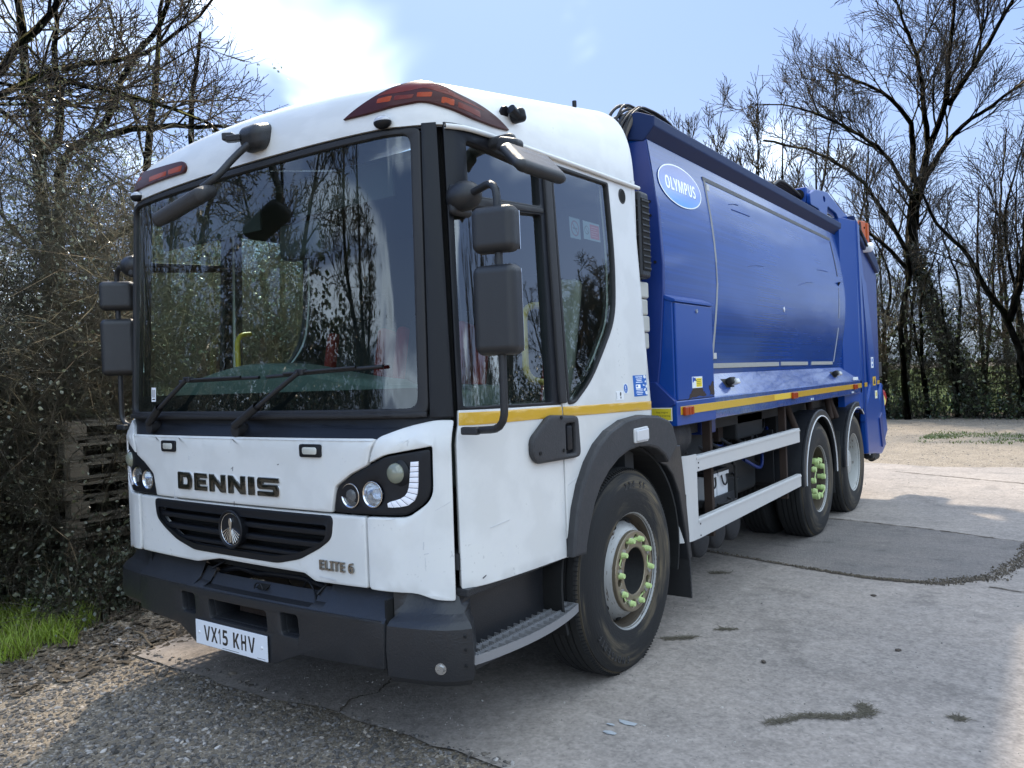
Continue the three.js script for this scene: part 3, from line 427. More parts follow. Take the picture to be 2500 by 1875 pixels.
half((g) => { const f = (pts) => (g > 0 ? pts : flipX(pts)); part('corner_pillar', skin(f(rounded([[1.078, 1.385], [1.183, 1.385], [1.16, 2.6], [1.088, 2.6]], 0.006)), -0.05, 0.002, { bevel: 0.005, max: 0.06 }), M.trim, truck); });
// wipers
for (const [p0, p1, a, b] of [[[-0.7, 1.35], [-0.36, 1.578], [-0.45, 1.57], [0.17, 1.572]], [[0.04, 1.342], [0.45, 1.585], [0.22, 1.572], [0.885, 1.592]]]) {
  const w = group('wiper', truck), q = (s, v, d) => PD(s, v, d).toArray();
  part('wiper_arm', [tube([q(...p0, 0.03), q(lerp(p0[0], p1[0], 0.35), lerp(p0[1], p1[1], 0.35), 0.06), q(...p1, 0.034)], 0.011, 24, 8), tube([q(...p0, 0.035), q(lerp(p0[0], p1[0], 0.42), lerp(p0[1], p1[1], 0.42), 0.062)], 0.019, 14, 8), at(cyl(0.03, 0.06, 18).rotateX(Math.PI / 2), ...q(...p0, 0.0))], M.seal, w);
  const bl = []; for (let k = 0; k <= 16; k++) bl.push(q(lerp(a[0], b[0], k / 16), lerp(a[1], b[1], k / 16), 0.014)); const up = bl.slice(3, 14).map(([x, y, z]) => [x, y + 0.006, z + 0.012]);
  part('wiper_blade', [tube(bl, 0.0075, 40, 8), tube(up, 0.006, 30, 8), at(rbox(0.05, 0.026, 0.03, 0.005), ...q(...p1, 0.024))], M.seal, w);
}
// sides: doors, rear quarter
half((g) => {
  const f = (pts) => (g > 0 ? pts : flipX(pts)), side = g > 0 ? 'nearside' : 'offside';
  const d = group('door', truck, side + ' cab door, white below and black framed glass above');
  part('door_skin', skin(f(rounded([[1.2, 0.728], [1.88, 0.716], [1.88, 1.4], [1.2, 1.412]], 0.008)), -0.045, 0.003, { bevel: 0.005 }), M.white, d);
  const glassLow = rounded([[1.225, 1.425], [1.812, 1.415], [1.835, 2.245], [1.225, 2.19]], 0.015), glassUp = rounded([[1.315, 2.255, 0.01], [1.835, 2.285], [1.84, 2.44], [1.315, 2.475]], 0.02);
  part('window_frame', skin(f(rounded([[1.2, 1.412], [1.88, 1.4], [1.89, 2.266], [1.195, 2.226]], 0.006)), -0.04, 0.002, { bevel: 0.004, holes: [f(glassLow)] }), M.trim, d);
  part('window_frame', skin(f(rounded([[1.195, 2.228], [1.89, 2.268], [1.895, 2.545], [1.19, 2.6]], 0.006)), -0.04, 0.0025, { bevel: 0.004, holes: [f(glassUp)] }), M.trim, d);
  part('hinge_pillar', skin(f(rounded([[1.86, 1.405], [1.915, 1.405], [1.93, 2.545], [1.87, 2.545]], 0.006)), -0.01, 0.016, { bevel: 0.007 }), M.seal, d);
  part('window_rail', skin(f([[1.23, 2.2], [1.85, 2.255], [1.85, 2.275], [1.3, 2.245], [1.23, 2.22]]), -0.01, 0.008, { bevel: 0.003 }), M.seal, d);
  const sheet = (a) => { let [s0, s1, v0, v1] = a; return strip(g > 0 ? s0 : -s1, g > 0 ? s1 : -s0, v0, v1, 16, 16, (s, v) => PD(s, v, -0.02)); };
  part('pane', sheet([1.21, 1.845, 1.4, 2.26]), M.sideGlass, d); part('pane', sheet([1.3, 1.85, 2.245, 2.49]), M.sideGlass, d);
  const h = group('door_handle', truck, 'dark plastic door handle plate with recessed grip');
  part('handle_plate', skin(f(rounded([[1.605, 1.27, 0.03], [1.745, 1.362, 0.03], [1.985, 1.345, 0.03], [2.0, 1.155, 0.04], [1.64, 1.16, 0.03], [1.605, 1.2, 0.02]], 0.02)), 0, 0.03, { bevel: 0.012, holes: [f(rounded([[1.87, 1.18], [1.95, 1.18], [1.95, 1.315], [1.87, 1.315]], 0.012))] }), M.plasticWorn, h);
  part('grip', [skin(f(rounded([[1.86, 1.175], [1.96, 1.175], [1.96, 1.32], [1.86, 1.32]], 0.01)), 0, 0.005, { bevel: 0 }), skin(f(rounded([[1.885, 1.195], [1.93, 1.195], [1.93, 1.305], [1.885, 1.305]], 0.008)), 0.004, 0.024, { bevel: 0.006 })], M.trim, h);
  for (const [s, v] of [[1.655, 1.205], [1.84, 1.2], [1.83, 1.345]]) { const q = PD(g * s, v, 0.03); part('screw', at(cyl(0.008, 0.008, 12).rotateZ(Math.PI / 2), q.x, q.y, q.z), M.hole, h); }
  // rear quarter with window and wheel cut
  const rw = rounded([[1.94, 1.405, 0.02], [2.0, 1.405, 0.08], [2.16, 1.5, 0.1], [2.3, 1.64, 0.2], [2.455, 1.81, 0.15], [2.5, 2.1, 0.3], [2.49, 2.5, 0.02], [1.945, 2.49, 0.02]], 0.02);
  const arch = [[2.0, 0.95], [2.1, 1.07], [2.27, 1.17], [2.5, 1.22], [2.72, 1.19]];
  part('rear_quarter_panel', skin(f([[1.888, 0.714], [1.9, 0.714], [1.93, 0.85], ...arch, [END, 1.16], [END + 0.005, 2.54], [1.9, 2.54]]), -0.045, 0.003, { bevel: 0.004, holes: [f(rw)] }), M.white, truck, 'white ' + side + ' panel behind the cab door');
  part('inner_lining', skin(f([[1.9, 1.25], [END - 0.03, 1.25], [END - 0.03, 2.52], [1.9, 2.52]]), -0.062, -0.05, { bevel: 0, max: 0.12, holes: [f(rw)] }), M.interior, truck);
  const w = group('rear_side_window', truck), c = [2.2, 1.95];
  part('window_seal', skin(f(rw.map(([s, v]) => [c[0] + (s - c[0]) * 1.03, c[1] + (v - c[1]) * 1.015])), -0.03, 0.01, { bevel: 0.005, holes: [f(rw.map(([s, v]) => [c[0] + (s - c[0]) * 0.965, c[1] + (v - c[1]) * 0.985]))] }), M.seal, w);
  part('pane', onSkin(new THREE.ShapeGeometry(shapeOf(f(rw))), 0.08).translate(-g * 0.004, 0, 0), M.sideGlass, w);
  // reflective yellow stripe
  part('reflective_stripe', [skin(f([[1.204, 1.352], [1.879, 1.346], [1.879, 1.392], [1.204, 1.402]]), 0.003, 0.0055, { bevel: 0.0005 }), skin(f([[1.89, 1.345], [END - 0.002, 1.327], [END - 0.002, 1.373], [1.89, 1.39]]), 0.003, 0.0055, { bevel: 0.0005 })], M.yellow, truck, 'yellow reflective stripe along the ' + side + ' of the cab');
  part('sill_panel', [box(g > 0 ? 1.06 : -1.1, g > 0 ? 1.1 : -1.06, 0.36, 0.74, -1.1, -0.26, 0.004), box(g > 0 ? 0.9 : -1.19, g > 0 ? 1.19 : -0.9, 0.7, 0.73, -1.02, -0.2, 0.004)], M.plastic, truck);
});
// vent and stickers on the nearside quarter
{
  const v = group('air_vent', truck), q = PD(2.66, 2.462, 0.002);
  part('vent_ring', at(new THREE.TorusGeometry(0.033, 0.006, 8, 28).scale(1, 1.05, 1).rotateY(Math.PI / 2), q.x, q.y, q.z), M.seal, v);
  part('vent_hole', at(cyl(0.033, 0.01, 24).rotateZ(Math.PI / 2), q.x, q.y, q.z), M.hole, v);
  const label = (name, s0, s1, v0, v1, w, h, draw, txt) => { const g = skin([[s0, v0], [s1, v0], [s1, v1], [s0, v1]], 0.003, 0.0046, { bevel: 0 }); const uv = g.attributes.uv; for (let i = 0; i < uv.count; i++) uv.setXY(i, (uv.getX(i) - s0) / (s1 - s0), (uv.getY(i) - v0) / (v1 - v0)); part(name, g, std([1, 1, 1], 0.4, { map: canvasTex(w, h, draw) }), truck, txt); };
  label('caution_sticker', 2.605, 2.76, 1.405, 1.515, 256, 256, (c, w, h) => {
    c.fillStyle = '#1760b4'; c.fillRect(0, 0, w, h); c.fillStyle = '#fff'; c.textAlign = 'center'; c.font = 'bold 30px sans-serif'; c.fillText('CAUTION', 110, 30); c.font = 'bold 19px sans-serif';
    [[110, 60], [96, 50], [128, 40]].forEach(([q, z], k) => c.fillRect(112 - q / 2, 42 + 20 * k, q, 8)); c.fillRect(40, 112, 90, 50); c.fillStyle = '#1760b4'; c.fillRect(52, 122, 30, 22); c.fillStyle = '#fff'; c.fillRect(40, 168, 130, 8); [120, 132, 104].forEach((q, k) => c.fillRect(105 - q / 2, 190 + 20 * k, q, 7));
    c.fillStyle = '#dfe3e6'; for (const [x, y, a, b] of [[225, 20, 22, 26], [235, 80, 16, 12], [210, 180, 26, 14], [238, 220, 22, 26], [195, 125, 20, 9], [245, 140, 14, 20]]) { c.beginPath(); c.ellipse(x, y, a, b, x, 0, 7); c.fill(); }
  }, 'torn blue caution sticker low on the cab quarter');
  label('round_sticker', 2.49, 2.535, 1.425, 1.475, 64, 64, (c) => { c.fillStyle = '#dfe3e6'; c.fillRect(0, 0, 64, 64); c.fillStyle = '#1760b4'; c.beginPath(); c.arc(32, 32, 29, 0, 7); c.fill(); c.fillStyle = '#fff'; c.fillRect(28, 14, 8, 24); c.fillRect(28, 43, 8, 8); });
  label('small_sticker', 2.4, 2.485, 1.395, 1.44, 96, 64, (c) => { c.fillStyle = '#e4e6e8'; c.fillRect(0, 0, 96, 64); c.fillStyle = '#333'; c.fillRect(6, 8, 4, 48); c.beginPath(); c.ellipse(58, 22, 9, 15, 0.2, 0, 7); c.fill(); c.beginPath(); c.ellipse(58, 48, 7, 8, 0.2, 0, 7); c.fill(); });
  const flat = (name, s0, s1, v0, v1, w, h, draw, d, txt) => { const g = strip(s0, s1, v0, v1, 6, 4, (s, v) => PD(s, v, d)); const uv = g.attributes.uv; for (let i = 0; i < uv.count; i++) uv.setXY(i, (uv.getX(i) - s0) / (s1 - s0), (uv.getY(i) - v0) / (v1 - v0)); part(name, g, std([1, 1, 1], 0.5, { map: canvasTex(w, h, draw) }), truck, txt); };
  flat('barcode_sticker', -0.768, -0.722, 1.476, 1.548, 64, 96, (c) => { c.fillStyle = '#e8eaee'; c.fillRect(0, 0, 64, 96); c.fillStyle = '#222'; for (let k = 0, x = 8; x < 54; k++) { const a = 1 + (k * 7) % 4; c.fillRect(x, 14, a, 54); x += a + 2 + (k * 5) % 3; } c.fillRect(12, 76, 40, 8); }, -0.005, 'white barcode sticker in the corner of the windscreen');
  flat('no_smoking_sticker', 2.1, 2.2, 2.18, 2.28, 128, 128, (c) => { c.fillStyle = '#5d6a76'; c.fillRect(0, 0, 128, 128); c.strokeStyle = '#5c2428'; c.lineWidth = 9; c.beginPath(); c.arc(64, 64, 44, 0, 7); c.moveTo(34, 34); c.lineTo(94, 94); c.stroke(); c.fillStyle = '#333'; c.fillRect(36, 60, 56, 9); }, -0.012);
  flat('red_notice_sticker', 2.23, 2.4, 2.19, 2.28, 192, 112, (c) => { c.fillStyle = '#6d7984'; c.fillRect(0, 0, 192, 112); c.fillStyle = '#8e2e35'; c.fillRect(78, 12, 106, 88); c.strokeStyle = '#444'; c.lineWidth = 6; c.beginPath(); c.arc(40, 54, 24, 0, 7); c.moveTo(24, 38); c.lineTo(56, 70); c.stroke(); c.fillStyle = '#a07076'; for (let k = 0; k < 5; k++) c.fillRect(90, 26 + 14 * k, 80 - (k * 17) % 30, 4); }, -0.012);
}
// camera stubs on the roof
{
  const cam = group('roof_camera', truck, 'small black camera on the nearside roof flank'), q = PD(1.66, 2.82, 0.02);
  part('camera_body', [at(rbox(0.07, 0.06, 0.05, 0.02), q.x + 0.01, q.y, q.z - 0.02, 0.2, 0.5, 0.2), at(cyl(0.02, 0.05, 14).rotateX(1.2), q.x + 0.015, q.y + 0.005, q.z + 0.015), at(cyl(0.028, 0.01, 18).rotateZ(1.2), q.x - 0.02, q.y + 0.005, q.z + 0.04)], M.trim, cam);
}
// front kerb mirror hanging from the brow
{
  const m = group('front_mirror', truck, 'long mirror on an arm over the windscreen');
  const b = PD(0.17, 2.8, 0.02);
  part('mirror_base', [at(rbox(0.15, 0.115, 0.13, 0.045, 4), b.x, b.y, b.z - 0.01, 0.35), at(rbox(0.07, 0.028, 0.06, 0.006), b.x - 0.075, b.y + 0.0, b.z + 0.05, 0.2, 0.4), at(rbox(0.05, 0.035, 0.07, 0.008), b.x - 0.12, b.y + 0.012, b.z + 0.05, 0.1, 0.6)], M.plastic, m);
  part('mirror_arm', pipe([[b.x, b.y - 0.03, b.z + 0.03], [0.115, 2.54, -0.02], [0.1, 2.44, 0.06], [0.03, 2.405, 0.085]], 0.0155, 0.06), M.plastic, m);
  const hd = rbox(0.335, 0.075, 0.17, 0.035, 5); { const p = hd.attributes.position; for (let i = 0; i < p.count; i++) { const t = p.getX(i) / 0.168, k = 1 - 0.35 * t * t; p.setZ(i, p.getZ(i) * k); p.setY(i, p.getY(i) * (0.75 + 0.25 * (1 - t * t))); } hd.computeVertexNormals(); }
  part('mirror_head', at(hd.rotateX(0.5), -0.07, 2.34, 0.11, 0, 0.15, 0.28), M.plasticWorn, m);
}
// kerb mirror over the nearside door
{
  const m = group('kerb_mirror', truck, 'paddle shaped kerb mirror over the nearside door');
  const hd = rbox(0.2, 0.066, 0.25, 0.033, 5); { const p = hd.attributes.position; for (let i = 0; i < p.count; i++) { const t = p.getZ(i) / 0.125; p.setY(i, p.getY(i) * (1 - 0.45 * t * t)); p.setX(i, p.getX(i) * (1 - 0.18 * t * t)); } hd.computeVertexNormals(); }
  part('mirror_head', at(hd, 1.445, 2.335, -0.38, 0.1, -0.3, -0.75), M.plastic, m);
  part('mirror_mount', [at(rbox(0.1, 0.06, 0.07, 0.02), 1.27, 2.46, -0.48, 0, 0, -0.3), at(rbox(0.16, 0.05, 0.05, 0.02), 1.2, 2.49, -0.5)], M.plastic, m);
}
// main mirrors
half((g) => {
  const m = group('door_mirror', truck, (g > 0 ? 'nearside' : 'offside') + ' pair of stacked black mirrors on a bent tube');
  const X = g > 0 ? 1.4 : 1.385, Z = g > 0 ? -0.185 : -0.29, bx = (x) => g * x;
  const b = PD(g * 1.25, 2.235, 0);
  part('mirror_base', [at(new THREE.SphereGeometry(0.068, 28, 20).scale(1.15, 0.85, 0.85), bx(Math.abs(b.x) + 0.045), 2.235, b.z + 0.02), at(rbox(0.04, 0.12, 0.12, 0.02), bx(Math.abs(b.x) + 0.01), 2.225, b.z)], M.plastic, m);
  part('mirror_tube', [pipe([[bx(Math.abs(b.x) + 0.08), 2.235, b.z + 0.03], [bx(X + 0.01), 2.245, Z], [bx(X + 0.01), 1.345, Z + 0.005], [bx(1.235), 1.335, -0.19 - (g > 0 ? 0.03 : 0.1)]], 0.0145, 0.075), at(rbox(0.08, 0.03, 0.03, 0.008), bx(1.235), 1.335, -0.2)], M.plastic, m);
  const head = (w, h, d, y) => { const q = rbox(w * (g > 0 ? 1 : 1.12), h, d, 0.032, 5), p = q.attributes.position; for (let i = 0; i < p.count; i++) { const t = (p.getZ(i) / d + 0.5); p.setX(i, p.getX(i) * (1 - 0.07 * t)); p.setY(i, p.getY(i) * (1 - 0.03 * t)); } q.computeVertexNormals(); return at(q, bx(X), y, Z + 0.005, 0, g > 0 ? 0.22 : 0.85, 0); };
  const up = part('mirror_head', head(0.178, 0.17, 0.085, g > 0 ? 2.065 : 2.085), M.plastic, m), lo = part('mirror_head', head(0.178, 0.33, 0.095, g > 0 ? 1.775 : 1.79), M.plastic, m);
  for (const [o, h, y] of [[up, 0.14, g > 0 ? 2.065 : 2.085], [lo, 0.3, g > 0 ? 1.775 : 1.79]]) part('mirror_glass', at(rbox(0.155, h, 0.004, 0.001), bx(X) - g * 0.0105, y, Z - 0.042, 0, g > 0 ? 0.22 : 0.85, 0), M.chrome, m);
});
// inside of the cab
{
  const c = group('cab_interior', truck, 'dark cab interior with dashboard, seats and yellow grab handles');
  const top = []; for (let k = 0; k <= 20; k++) { const x = lerp(-0.95, 0.55, k / 20), t = (x + 0.3) / 0.6; top.push([x, 1.52 + 0.13 * Math.exp(-t * t * 0.9)]); }
  part('dashboard', [upright([[-1.1, 1.1], [1.1, 1.1], [1.1, 1.5], [0.6, 1.52], ...top.reverse(), [-1.1, 1.5]], -0.62, -0.38, 0.03), box(-1.1, 1.1, 1.1, 1.49, -0.45, -0.2, 0.03)], M.dash, c);
  part('floor_pan', [box(-1.15, 1.15, 0.8, 0.86, -1.76, -0.2, 0), box(-1.12, 1.12, 0.86, 1.25, -1.76, -1.66, 0)], M.interior, c);
  part('roof_lining', [box(-1.12, 1.12, 2.46, 2.5, -1.7, -0.35, 0.01), box(-1.13, 1.13, 1.2, 2.5, -1.75, -1.7, 0)], M.interior, c);
  for (const [x, m] of [[0.62, 0], [-0.62, 1], [0.0, 2]]) {
    const s = group('seat', truck, m ? 'black and red cab seat' : 'black and red passenger seat');
    part('cushion', at(rbox(0.5, 0.16, 0.5, 0.06), x, 1.2, -1.15), M.seatBlack, s);
    part('backrest', [at(rbox(0.46, 0.72, 0.13, 0.06), x, 1.58, -1.45, -0.2), at(rbox(0.28, 0.2, 0.11, 0.05), x, 2.0, -1.54, -0.2)], M.seatBlack, s);
    part('bolster', [-1, 1].map((k) => at(rbox(0.07, 0.6, 0.16, 0.03), x + 0.23 * k, 1.56, -1.41, -0.2)), M.seatRed, s);
  }
  part('hanging_cloth', at(rbox(0.16, 0.75, 0.07, 0.03), 0.92, 1.66, -1.38, -0.16, 0.2, -0.08), M.cloth, c, 'pale cloth hung beside the passenger seat');
  part('steering_wheel', [at(new THREE.TorusGeometry(0.22, 0.016, 12, 40).rotateX(-0.9), -0.62, 1.52, -0.78), rod([-0.62, 1.5, -0.76], [-0.62, 1.3, -0.5], 0.03)], M.seatBlack, c);
  for (const g of [1, -1]) { part('grab_handle', [pipe([[g * 1.08, 1.86, -0.95], [g * 1.06, 1.85, -0.84], [g * 1.06, 1.52, -0.84], [g * 1.1, 1.49, -1.02]], 0.016, 0.07), ], M.handrail, c); part('door_card', box(g > 0 ? 1.1 : -1.13, g > 0 ? 1.13 : -1.1, 0.85, 1.42, -1.0, -0.3, 0.01), M.interior, c); }
  part('sun_visor', [box(-1.0, -0.15, 2.3, 2.48, -0.36, -0.345, 0.004), box(0.1, 0.75, 2.32, 2.48, -0.36, -0.345, 0.004)], M.interior, c);
  part('inner_mirror_unit', [at(rbox(0.3, 0.17, 0.1, 0.03), 0.12, 2.22, -0.4), rod([0.12, 2.3, -0.4], [0.1, 2.46, -0.38], 0.02)], M.interior, c);
}

// scuffs and scratches on the white front
{
  const grey = std([0.56, 0.56, 0.57], 0.7), dark = std([0.08, 0.08, 0.085], 0.8), r = rng(5150);
  const streak = (s, v, L, a, w, m) => { const c = Math.cos(a), d = Math.sin(a), pts = []; for (let k = 0; k <= 5; k++) { const t = k / 5 - 0.5; pts.push([s + L * t * c + d * w * (0.5 + 0.5 * r()), v + L * t * d - c * w * (0.5 + 0.5 * r())]); } for (let k = 5; k >= 0; k--) { const t = k / 5 - 0.5; pts.push([s + L * t * c - d * w * (0.2 + 0.5 * r()), v + L * t * d + c * w * (0.2 + 0.5 * r())]); } part('scuff_mark', skin(pts, 0.0035, 0.005, { bevel: 0 }), m, truck); };
  for (const [s, v, L, a, w, m] of [[1.06, 0.9, 0.03, 1.5, 0.003, grey], [1.07, 0.87, 0.02, 0.2, 0.003, grey], [1.065, 0.83, 0.05, 1.6, 0.0016, grey], [-0.46, 1.03, 0.05, 1.45, 0.003, grey], [-0.44, 1.01, 0.03, -0.4, 0.0025, grey], [0.02, 1.17, 0.02, 1.4, 0.0022, dark], [0.012, 1.172, 0.012, 0.6, 0.0018, dark], [0.6, 0.745, 0.09, -0.04, 0.0018, grey], [0.62, 0.741, 0.06, -0.06, 0.0014, grey], [0.93, 1.0, 0.04, 0.1, 0.0014, grey], [0.33, 1.2, 0.01, 0.3, 0.003, dark], [1.3, 0.76, 0.02, 0.4, 0.003, dark], [-0.32, 1.21, 0.02, 1.5, 0.006, grey], [0.02, 1.016, 0.02, 1.5, 0.002, dark], [1.14, 1.05, 0.07, 0.5, 0.0014, grey], [1.95, 1.05, 0.09, 0.3, 0.0012, grey], [1.4, 0.95, 0.12, 0.1, 0.001, grey], [-0.88, 0.93, 0.03, 1.4, 0.004, grey]]) streak(s, v, L, a, w, m);
}
// bumper, number plate, steps
{
  const b = group('bumper', truck, 'dark grey plastic front bumper with recesses and separate corner blocks');
  const zf = (x) => 0.012 - 0.05 * x * x;                                  // plan bow of its face
  const bend = (g, max = 0.12) => { g = new TessellateModifier(max, 7).modify(g.index ? g.toNonIndexed() : g); const p = g.attributes.position; for (let i = 0; i < p.count; i++) p.setZ(i, p.getZ(i) + zf(p.getX(i))); g.deleteAttribute('normal'); return toCreasedNormals(g, 0.55); };
  const hole = (x, w, y0, y1) => rounded([[x - w / 2 + 0.01, y0], [x + w / 2, y0], [x + w / 2 - 0.008, y1], [x - w / 2, y1]], 0.018);
  const face = rounded([[-0.8, 0.435], [-0.42, 0.42, 0.02], [-0.28, 0.35, 0.01], [0.29, 0.35, 0.01], [0.45, 0.415, 0.02], [0.905, 0.425], [0.905, 0.612], [-0.8, 0.612]], 0.012);
  const holes = [hole(-0.335, 0.12, 0.485, 0.578), hole(0.04, 0.42, 0.482, 0.57), hole(0.39, 0.115, 0.485, 0.578)];
  part('bumper_face', bend(upright(shapeOf(face, holes), -0.08, 0, 0.007)), M.plastic, b);
  const rim = (pts, k) => { const c = pts.reduce((a, p) => [a[0] + p[0] / pts.length, a[1] + p[1] / pts.length], [0, 0]); return shapeOf(pts.map(([x, y]) => [c[0] + (x - c[0]) * 1.0, c[1] + (y - c[1]) * 1.0]), [pts.map(([x, y]) => [c[0] + (x - c[0]) * k, c[1] + (y - c[1]) * (k - 0.04)])]); };
  part('recess_lining', holes.map((h) => bend(upright(rim(h, 0.96), -0.16, -0.03, 0.0004))), M.plastic, b);
  part('recess_back', [box(-0.42, 0.46, 0.46, 0.6, -0.24, -0.2, 0)], M.hole, b);
  part('tow_bar', [box(-0.12, 0.24, 0.487, 0.52, -0.17, -0.12, 0.004), at(cyl(0.018, 0.06, 14).rotateX(Math.PI / 2), 0.16, 0.515, -0.11), at(cyl(0.035, 0.12, 16), 0.18, 0.54, -0.15)], M.rusty, b);
  // sloping upper lip with the service cut-out
  const lip = (x0, x1, y, zb, n = 26) => { const prof = [[0.0, 0.604], [-0.012, 0.618], [-0.05, 0.65 + (y - 0.72) * 0.5], [zb, y], [zb - 0.02, y - 0.02]]; const pos = [], idx = []; for (let k = 0; k <= n; k++) { const x = lerp(x0, x1, k / n); for (const [z, h] of prof) pos.push(x, h, z + zf(x)); } const m = prof.length; for (let k = 0; k < n; k++) for (let j = 0; j < m - 1; j++) { const a = k * m + j, c = a + m; idx.push(a, c, c + 1, a, c + 1, a + 1); } const g = new THREE.BufferGeometry(); g.setAttribute('position', new THREE.Float32BufferAttribute(pos, 3)); g.setAttribute('uv', new THREE.Float32BufferAttribute(pos.filter((_, i) => i % 3 < 2), 2)); g.setIndex(idx); g.computeVertexNormals(); return g; };
  part('bumper_top', [lip(-0.8, -0.3, 0.715, -0.085), lip(-0.3, -0.22, 0.69, -0.09), lip(-0.22, 0.5, 0.668, -0.085), lip(0.5, 0.57, 0.69, -0.09), lip(0.57, 0.91, 0.71, -0.085)].map((g) => toCreasedNormals(g.toNonIndexed(), 0.5)), M.plastic, b);
  part('hoses', [pipe([[-0.25, 0.66, -0.12], [-0.12, 0.69, -0.13], [0.02, 0.675, -0.13], [0.12, 0.69, -0.12], [0.34, 0.695, -0.12], [0.5, 0.67, -0.12]], 0.014, 0.03, 8), tube([[0.36, 0.66, -0.1], [0.42, 0.7, -0.08], [0.47, 0.665, -0.07], [0.5, 0.63, -0.05]], 0.004, 20, 6), at(new THREE.TorusGeometry(0.028, 0.004, 8, 20, Math.PI), 0.15, 0.644, -0.03), rod([-0.2, 0.72, -0.12], [-0.23, 0.69, -0.06], 0.006), rod([0.52, 0.7, -0.1], [0.5, 0.66, -0.06], 0.006)], M.trim, b);
  part('lip_notch', [at(rbox(0.07, 0.004, 0.03, 0.0015), 0.15, 0.651, -0.055, 0.55)], M.hole, b);
  // corner blocks: rings from bottom to top round the same plan
  half((g) => {
    const w = g > 0 ? 0 : 0.11;
    const ringAt = () => [[0.912 - w, -0.06], [0.912 - w, -0.034], [1.0 - w * 0.5, -0.05], [1.09, -0.072], [1.157, -0.1], [1.2, -0.133], [1.232, -0.172], [1.16, -0.28], [0.912 - w, -0.3]].map(([x, z]) => V(x, 0, z));
    const y0 = g > 0 ? -0.022 : 0.032, prof = [[0.394 + y0, 0.05, 0], [0.402 + y0, 0.024, 1], [0.425 + y0, 0.006, 1], [0.5, 0.0, 1], [0.595, 0.006, 1], [0.612, 0.018, 1], [0.622, 0.032, 1], [0.64, 0.06, 1], [0.672, 0.082, 1], [0.712, 0.1, 1], [0.718, 0.12, 1]];
    const c = V(1.02 - w / 2, 0, -0.25), pos = [], idx = [], n = 9;
    for (const [y, i] of prof) for (const p of ringAt()) { const d = p.clone().sub(c), L = d.length(), inner = p.z < -0.27 || p.x < 0.95 - w && p.z < -0.055; const q = p.clone().sub(d.setLength(inner ? Math.min(i, 0.02) : i)); pos.push(q.x, y, q.z); }
    for (let j = 0; j < prof.length - 1; j++) for (let k = 0; k < n; k++) { const a = j * n + k, d = j * n + (k + 1) % n; idx.push(a, d, d + n, a, d + n, a + n); }
    const geo = new THREE.BufferGeometry(); geo.setAttribute('position', new THREE.Float32BufferAttribute(pos, 3)); geo.setAttribute('uv', new THREE.Float32BufferAttribute(pos.filter((_, i) => i % 3 < 2), 2)); geo.setIndex(idx);
    let cap = [[], []]; for (const [m, row] of [[0, 0], [1, prof.length - 1]]) { const P0 = ringAt(); for (let k = 1; k < n - 1; k++) { const I = (q) => { const o = (row * n + q) * 3; return pos.slice(o, o + 3); }; cap[m].push(...I(0), ...(m ? [...I(k), ...I(k + 1)] : [...I(k + 1), ...I(k)])); } }
    const capG = cap.map((p) => { const q = new THREE.BufferGeometry(); q.setAttribute('position', new THREE.Float32BufferAttribute(p, 3)); q.setAttribute('uv', new THREE.Float32BufferAttribute(p.filter((_, i) => i % 3 < 2), 2)); q.computeVertexNormals(); return q; });
    let all = toCreasedNormals(merged([geo.toNonIndexed(), ...capG].map((q) => { q.computeVertexNormals(); return q; })), 0.42);
    if (g < 0) all = mirrorX(all).translate(0.04, 0, 0);
    part('corner_block', all, M.plastic, b);
    if (g > 0) { part('corner_bolt', [at(cyl(0.015, 0.012, 6).rotateX(Math.PI / 2), 1.135, 0.452, -0.09, 0, 0.4), at(cyl(0.022, 0.005, 20).rotateX(Math.PI / 2), 1.134, 0.452, -0.094, 0, 0.4)], M.steel, b); part('edge_screw', [[0.57, 0], [0.52, 0], [0.46, 0]].map(([y]) => at(cyl(0.005, 0.012, 8).rotateX(Math.PI / 2), 1.213, y, -0.147, 0, 0.9)), M.hole, b); }
  });
  part('seam_gap', box(0.903, 0.914, 0.4, 0.69, -0.2, -0.045, 0), M.hole, b);
  const np = group('number_plate', truck, 'white number plate VX15 KHV under the bumper');
  const plate = canvasTex(1040, 222, (c, w, h) => { c.fillStyle = '#e4e7ec'; c.fillRect(0, 0, w, h); c.fillStyle = '#0c0c0e'; c.textBaseline = 'alphabetic'; const put = (t, x, wd) => { c.save(); c.font = 'bold 208px sans-serif'; const m = c.measureText(t).width; c.translate(x, 176); c.scale(wd / m, 0.92); c.fillText(t, 0, 0); c.restore(); }; let x = 128; for (const [t, wd] of [['V', 98], ['X', 96], ['1', 50], ['5', 92]]) { put(t, x, wd); x += wd + 10; } x += 46; for (const [t, wd] of [['K', 104], ['H', 96], ['V', 98]]) { put(t, x, wd); x += wd + 14; } c.fillStyle = '#555'; c.fillRect(400, 205, 240, 5); c.fillRect(900, 205, 110, 4); });
  const pg = box(-0.26, 0.26, 0.357, 0.468, -0.004, 0.0, 0.0012); { const p = pg.attributes.position, uv = pg.attributes.uv; for (let i = 0; i < p.count; i++) uv.setXY(i, (p.getX(i) + 0.26) / 0.52, (p.getY(i) - 0.357) / 0.111); }
  part('plate', pg.translate(0, 0, 0.02), phys([1, 1, 1], 0.35, { map: plate, clearcoat: 0.5 }), np);
  part('plate_screw', [-0.232, 0.225].map((x) => at(new THREE.SphereGeometry(0.0075, 14, 10).scale(1, 1, 0.6), x, 0.413, 0.02)), M.paper, np);
  part('plate_backing', box(-0.255, 0.255, 0.352, 0.47, 0.004, 0.0135, 0.002), M.plastic, np);
}
